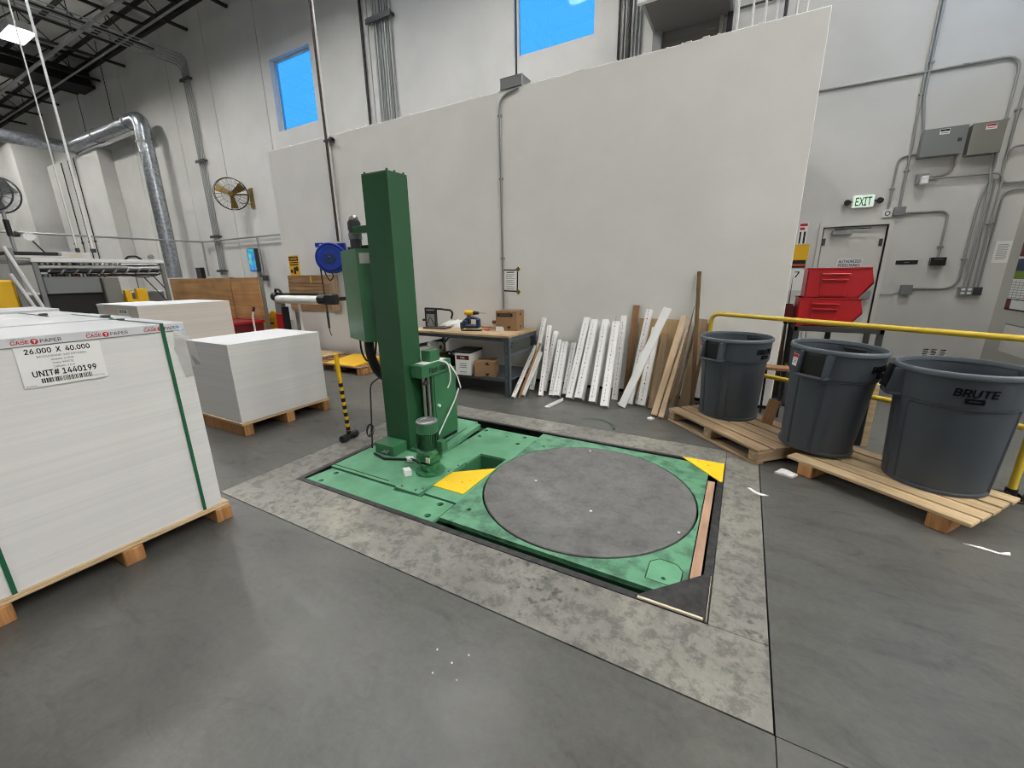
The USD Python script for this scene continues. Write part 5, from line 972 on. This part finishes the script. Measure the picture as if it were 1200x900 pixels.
obj('wall_arm', cat([tube([(-.08, .08, 0), (.22, .30, 0), (.34, .47, .0)], .03, 8), bx(.24, .44, .46, .499, -.42, .22), tube([(.30, .05, .32), (.34, .47, .1)], .016, 6), tube([(.30, .05, -.3), (.34, .47, -.3)], .016, 6)]), 'fan_brass', wf)
pf = thing('round_fan', 'white round fan on a pole above the sheeter at the left edge', 'fan', (-10.0, 2.12, 1.957))
fan(pf, (-.05, -.02, .83), (.7, -.65, .1), .26, 3, 18, 'charcoal', 'galvanised'); obj('back_disc', disc((-.09, .02, .82), (.7, -.65, .1), .24, .004, 28), 'white', pf)
obj('pole', cyl((0, .0, 0), (-.02, 0, .78), .022, 10), 'galvanised', pf); obj('grip_sleeve', cyl((0, 0, .22), (-.005, 0, .46), .034, 10), 'black', pf)
# spiral duct
dc = thing('spiral_duct', 'galvanised spiral duct dropping down the far wall with an elbow at the top', 'duct', (-20.6, 8.55, 1.55))
obj('drop_duct', cyl((0, 0, 0), (0, 0, 5.0), .25, 20), 'duct_metal', dc, smooth=40); obj('elbow', tube([(0, 0, 5.0), (0, 0, 5.82), (-.9, 0, 5.82)], .25, 18, .9, 8), 'duct_metal', dc, smooth=40)
obj('cross_duct', cyl((-.9, 0, 5.82), (-7.1, 0, 5.82), .25, 20), 'duct_metal', dc, smooth=40); obj('branch_duct', cyl((-7.1, .2, 5.82), (-7.1, -15.5, 5.82), .25, 20), 'duct_metal', dc, smooth=40)
for P_, n_ in (((0, 0, 5.0), (0, 0, 1)), ((-.9, 0, 5.82), (1, 0, 0)), ((-4, 0, 5.82), (1, 0, 0)), ((-7.1, -3, 5.82), (0, 1, 0)), ((-6.7, 0, 5.82), (1, 0, 0))): obj('joint_ring', disc(np.array(P_)-np.array(n_)*.04, n_, .28, .08, 22), 'galvanised', dc)
obj('spiral_seam', tube([(.252*math.cos(a), .252*math.sin(a), .02+4.9*a/(2*PI*34)) for a in np.linspace(0, 2*PI*34, 34*14)], .008, 4), 'galvanised', dc)
for q, z in enumerate((-2.2, -5.0)): obj('hanger', bx(z-.01, z+.01, -.01, .01, 6.07, ZC-1.72), 'truss_dark', dc)
for k, (y, zb_, lb) in enumerate(((3.03, 1.97, 'thick white drop pole hanging from the roof to the sheeter'), (2.83, 1.97, 'thin white drop pole left of the thick one above the sheeter'))):
    t = thing('drop_pole', lb, 'pipe', (-10.0, y, zb_)); obj('pole', cyl((0, 0, 0), (0, 0, ZC-zb_-.15), .018 if k == 0 else .010, 10), 'white', t, smooth=50); obj('foot', cyl((0, 0, 0), (0, 0, .06), .04 if k == 0 else .03, 10), 'charcoal', t)
for k, x in enumerate((-30.6, -29.6, -28.7, -28.0)):
    t = thing('wall_cable', ('first', 'second', 'third', 'fourth')[k]+' from the left of the dark cables down the far partition', 'cable', (x, 8.64, .3)); obj('cable', cyl((0, 0, 0), (0, 0, 6.7), .022, 6), 'conduit_dark', t); obj('clip', bx(-.06, .06, -.04, .039, 3.0, 3.08), 'charcoal', t)

# ------------------------------------------------------------------ plywood screen, red tub, roll holder, hose reel
for k, (x0, x1, lb) in enumerate(((-11.43, -8.95, 'wide plywood sheet of the screen behind the cream stack'), (-8.93, -7.97, 'narrow plywood sheet with a framed right edge beside the white wall'))):
    t = thing('plywood_screen', lb, 'plywood', (x0, 4.62, 0)); obj('sheet', bx(0, x1-x0-.02, 0, .018, .02, 1.505), 'plywood', t); obj('edge_post', bx(x1-x0-.06, x1-x0, .019, .08, 0, 1.515), 'panel_olive' if k else 'old_wood_x', t); obj('edge_post', bx(0, .06, .019, .08, 0, 1.505), 'old_wood_x', t)
tb = thing('red_tub', 'dark red plastic tub in front of the plywood screen', 'tub', (-8.25, 4.2, 0))
q = trimesh.creation.box; 
obj('tub_wall', cat([trimesh.convex.convex_hull(np.array([(sx*(.36+.05*z), sy*(.26+.04*z), .72*z) for sx in (-1, 1) for sy in (-1, 1) for z in (0, 1)]))]), 'dark_red', tb); obj('tub_rim', cat([bx(-.43, .43, s*.30-.02, s*.30+.02, .70, .74) for s in (-1, 1)]+[bx(s*.41-.02, s*.41+.02, -.30, .30, .70, .74) for s in (-1, 1)]), 'red_plastic', tb)
hk = thing('hooked_pole', 'thin white pole with a black hooked tip between tub and plywood', 'pole', (-7.62, 4.2, 0)); obj('pole', tube([(0, 0, 0), (0, 0, .85), (.05, 0, .93)], .016, 8, .08), 'white', hk); obj('tip', tube([(.05, 0, .93), (.09, 0, 1.0)], .022, 8), 'black', hk)
yj = thing('yellow_jack', 'yellow machine body glimpsed between plywood and roll holder', 'machine', (-8.15, 5.0, 0))
obj('body', bx(-.20, .12, -.12, .12, .03, .74, .03), 'yellow', yj); obj('hood', trimesh.convex.convex_hull(np.array([(-.2, -.12, .74), (.12, -.12, .74), (-.2, .12, .74), (.12, .12, .74), (-.05, -.1, .86), (.1, -.1, .84), (-.05, .1, .86), (.1, .1, .84)])), 'yellow', yj); obj('vent', bx(-.15, .0, -.126, -.12, .60, .63), 'black', yj); obj('wheel', cyl((-.1, -.13, .05), (-.1, -.10, .05), .05, 12), 'black', yj)
rh = thing('roll_holder', 'horizontal holder carrying a long white film roll in front of the wood boards', 'film roll holder', (-6.9, 4.62, 0))
obj('film_roll', cyl((-.55, 0, 1.115), (.62, 0, 1.115), .075, 22), 'white', rh, smooth=40, label='long white film roll'); obj('top_bar', bx(-.62, .75, -.02, .02, 1.195, 1.225), 'black', rh)
obj('end_chuck', cat([cyl((.62, 0, 1.13), (.80, 0, 1.13), .085, 16), bx(.78, 1.02, -.07, .07, 1.05, 1.22, .02)]), 'black', rh); obj('handle_head', cat([cyl((-.66, 0, 1.16), (-.55, 0, 1.16), .08, 14), tube([(-.62, 0, 1.2), (-.60, 0, 1.3), (-.48, 0, 1.28), (-.42, 0, 1.2)], .022, 8, .06)]), 'black', rh)
obj('mast', bx(-.62, -.44, -.05, .05, .05, 1.08, .01), 'panel_grey', rh); obj('mast_base', bx(-.63, -.43, -.055, .055, .06, .86, .01), 'red_plastic', rh, label='red lower half of the upright'); obj('mast_edge', bx(-.43, -.38, -.055, .055, .05, .98), 'black', rh)
obj('foot', bx(-.8, -.2, -.25, .25, .0, .05, .01), 'charcoal', rh); obj('side_pole', cat([cyl((-.22, .1, .05), (-.22, .1, .9), .03, 10)]), 'panel_grey', rh); obj('side_pole', cyl((-.12, .1, .05), (-.12, .1, 1.05), .022, 10), 'white', rh); obj('wall_arm', bx(.88, .94, .06, .455, 1.1, 1.16), 'black', rh)
hr = thing('hose_reel', 'blue hose reel with a dark hanging hose on the partition left of the mast', 'hose reel', (-6.22, PY-.01, 1.80))
rn = np.array((.55, -.80, .0)); rn /= np.linalg.norm(rn); rc = np.array((0, -.20, 0))
obj('reel_drum', cyl(rc-rn*.06, rc+rn*.06, .22, 28), 'blue_plastic', hr, smooth=40)
for s in (-1, 1): obj('reel_flange', cat([cyl(rc+rn*s*.075, rc+rn*s*.085, .19, 28), ringp(rc+rn*s*.08, rn, .19, .012, 32, 6)]), 'blue_plastic', hr, smooth=40)
for q in range(5): obj('hose_coil', ringp(rc+rn*(-.06+.03*q), rn, .235, .016, 36, 7), 'blue_plastic', hr, smooth=50)
obj('reel_hub', cyl(rc+rn*.07, rc+rn*.10, .09, 18), 'tool_blue', hr); obj('bracket', cat([tube([rc+(-.30, .0, .24), rc+rn*.09+(-.1, 0, .12), rc+rn*.09], .028, 8), bx(-.34, -.24, -.24, -.001, .19, .26, .004), bx(-.15, .15, -.03, -.001, -.15, .25, .004)]), 'blue_plastic', hr)
obj('hanging_hose', tube([rc+(-.28, .0, .20), (-.30, -.22, .0), (-.27, -.23, -.6), (-.255, -.23, -.92)], .013, 8, .1), 'pipe_brown', hr, smooth=50); obj('hose_loop', tube([rc+(-.22, .0, .05), (-.12, -.28, -.25), (.02, -.3, -.38), (.1, -.28, -.30), (.02, -.26, -.2)], .010, 7, .1), 'rubber_black', hr, smooth=50)
obj('hose_nozzle', cat([cyl((-.255, -.23, -1.2), (-.255, -.23, -.9), .02, 8), tube([(-.255, -.23, -1.2), (-.25, -.23, -1.26), (-.22, -.23, -1.33)], .008, 6)]), 'charcoal', hr)

# ------------------------------------------------------------------ sheeter at the far left
ms_ = thing('paper_sheeter', 'large grey paper sheeter with rollers and a spiral roller behind the stacks, far left', 'machine', (-10.0, 0, 0))
obj('machine_body', bx(-2.4, -.35, 1.75, 4.05, .02, 1.28, .02), 'panel_grey', ms_); obj('delivery_panel', bx(-.34, -.02, 2.33, 3.02, 1.29, 1.56, .01), 'panel_grey', ms_); obj('cavity', bx(-.34, -.10, 2.31, 3.04, .25, 1.285), 'black', ms_); obj('side_block', bx(-.34, .02, 3.04, 3.27, .3, 1.55, .015), 'panel_olive', ms_)  # black box set back: the dark of the open cavity put into colour
for y in (2.28, 3.97): obj('post', bx(-.03, .03, y-.03, y+.03, 0, 1.80, .004), 'panel_grey', ms_)
obj('top_beam', bx(-.04, .04, 2.24, 4.0, 1.80, 1.86, .006), 'white', ms_); obj('rear_beam', bx(-1.2, -1.12, 2.0, 4.0, 1.80, 1.86), 'panel_grey', ms_); obj('side_beam', bx(-1.2, .0, 2.25, 2.31, 1.76, 1.80), 'galvanised', ms_); obj('side_beam', bx(-1.2, .0, 3.94, 4.0, 1.76, 1.80), 'galvanised', ms_)
for k, (x, z, r_, m_) in enumerate(((-.05, 1.725, .028, 'white_metal'), (-.16, 1.77, .022, 'steel'), (-.26, 1.70, .03, 'galvanised'), (-.12, 1.66, .018, 'charcoal'), (-.22, 1.59, .025, 'charcoal'))): obj('roller', cyl((x, 2.31, z), (x, 3.94 if k else 3.45, z), r_, 10), m_, ms_, smooth=40)
sr_ = obj('spiral_roller', cyl((.0, 2.40, 1.645), (.0, 3.94, 1.665), .032, 12), 'black', ms_, smooth=40); obj('spiral_flight', tube([(.034*math.cos(a), 2.40+1.52*a/(2*PI*9), 1.645+.02*a/(2*PI*9)+.034*math.sin(a)) for a in np.linspace(0, 2*PI*9, 9*14)], .013, 6), 'galvanised', sr_)
r = random.Random(9)
for k in range(22): y = 2.36+k*.047; obj('gripper_block', bx(-.10, -.02, y, y+.026, 1.56+r.uniform(0, .02), 1.615, .003), r.choice(('charcoal', 'steel', 'panel_grey', 'dark_red')), ms_)
for k in range(16): y = 2.35+k*.066; obj('clamp_block', bx(-.09, -.01, y, y+.03, 1.755, 1.795, .003), r.choice(('steel', 'white_metal', 'charcoal')), ms_)
obj('yellow_guard', bx(-.05, .05, 3.30, 3.39, .7, 1.32, .006), 'yellow', ms_); obj('yellow_guard', bx(-.05, .05, 3.47, 3.63, .7, 1.34, .006), 'yellow', ms_); obj('yellow_guard', bx(-.4, .05, 1.70, 1.99, .8, 1.53, .03), 'yellow', ms_); obj('guard_bridge', bx(-.03, .03, 3.38, 3.49, 1.10, 1.15), 'yellow', ms_)
obj('hung_cables', cat([tube([(0, 3.40, 1.58), (0, 3.6, 1.545), (0, 3.75, 1.55), (0, 3.92, 1.60)], .008, 6, .1), tube([(0, 3.40, 1.60), (.01, 3.65, 1.52), (.01, 3.93, 1.62)], .007, 6, .15), cyl((0, 3.53, 1.34), (0, 3.53, 1.62), .006, 6)]), 'black', ms_); obj('diagonal_brace', cyl((0, 3.65, 1.54), (0, 3.95, 1.05), .010, 6), 'charcoal', ms_); obj('diagonal_brace', cyl((0, 3.80, 1.56), (0, 3.96, 1.30), .010, 6), 'charcoal', ms_)
obj('top_unit', bx(-.35, .02, 2.0, 2.58, 1.905, 1.955, .005), 'black', ms_); obj('top_unit_tray', bx(-.4, .03, 2.0, 2.62, 1.865, 1.90), 'white_metal', ms_); obj('control_panel', bx(-.3, .0, 2.62, 2.98, 1.865, 1.965, .008), 'white_metal', ms_); obj('panel_window', bx(0, .004, 2.72, 2.88, 1.885, 1.935), 'tan_paint', ms_)
obj('stair_rail', cyl((.12, 1.985, 2.02), (.12, 2.23, .98), .024, 8), 'white', ms_); obj('stair_rail', cyl((.12, 1.97, 1.62), (.12, 2.14, 1.0), .022, 8), 'white', ms_); obj('stair_post', bx(.05, .11, 1.99, 2.07, .0, 2.0), 'panel_grey', ms_); obj('stair_tread', bx(-.3, .13, 1.98, 2.26, .95, .985), 'galvanised', ms_)
obj('air_hose', tube([(-.2, 3.5, 1.86), (-.2, 3.55, 1.92), (-.2, 3.68, 1.93), (-.2, 3.75, 1.87)], .018, 7, .06), 'black', ms_); obj('gauge', cyl((-.1, 3.86, 1.915), (-.06, 3.86, 1.915), .045, 14), 'steel', ms_)
mg = thing('task_lamp', 'round task lamp on a thin arm above the sheeter', 'lamp', (-10.15, 2.42, 1.957)); obj('arm', tube([(0, .05, 0), (0, -.02, .12), (0, -.06, .20)], .012, 6, .05), 'charcoal', mg); obj('lamp_ring', cat([ringp((0, -.07, .24), (.9, -.3, .2), .06, .012, 24, 6), disc((0, -.07, .24), (.9, -.3, .2), .055, .005, 20)]), 'white', mg); obj('lamp_shade', cyl((-.02, -.16, .26), (-.02, -.22, .27), .03, 10, .05), 'charcoal', mg)

ss = thing('side_stand', 'low black stand with an orange-brown plank top between the partition and the yellow rail', 'stand', (.30, 4.86, 0))
obj('plank_top', bx(-.04, .20, 0, .16, .50, .53, .003), 'oak_z', ss); obj('stand_leg', bx(.13, .15, .02, .04, 0, .50), 'black', ss); obj('stand_leg', bx(.13, .15, .12, .14, 0, .50), 'black', ss); obj('stand_leg', bx(-.02, .0, .12, .14, 0, .50), 'black', ss)
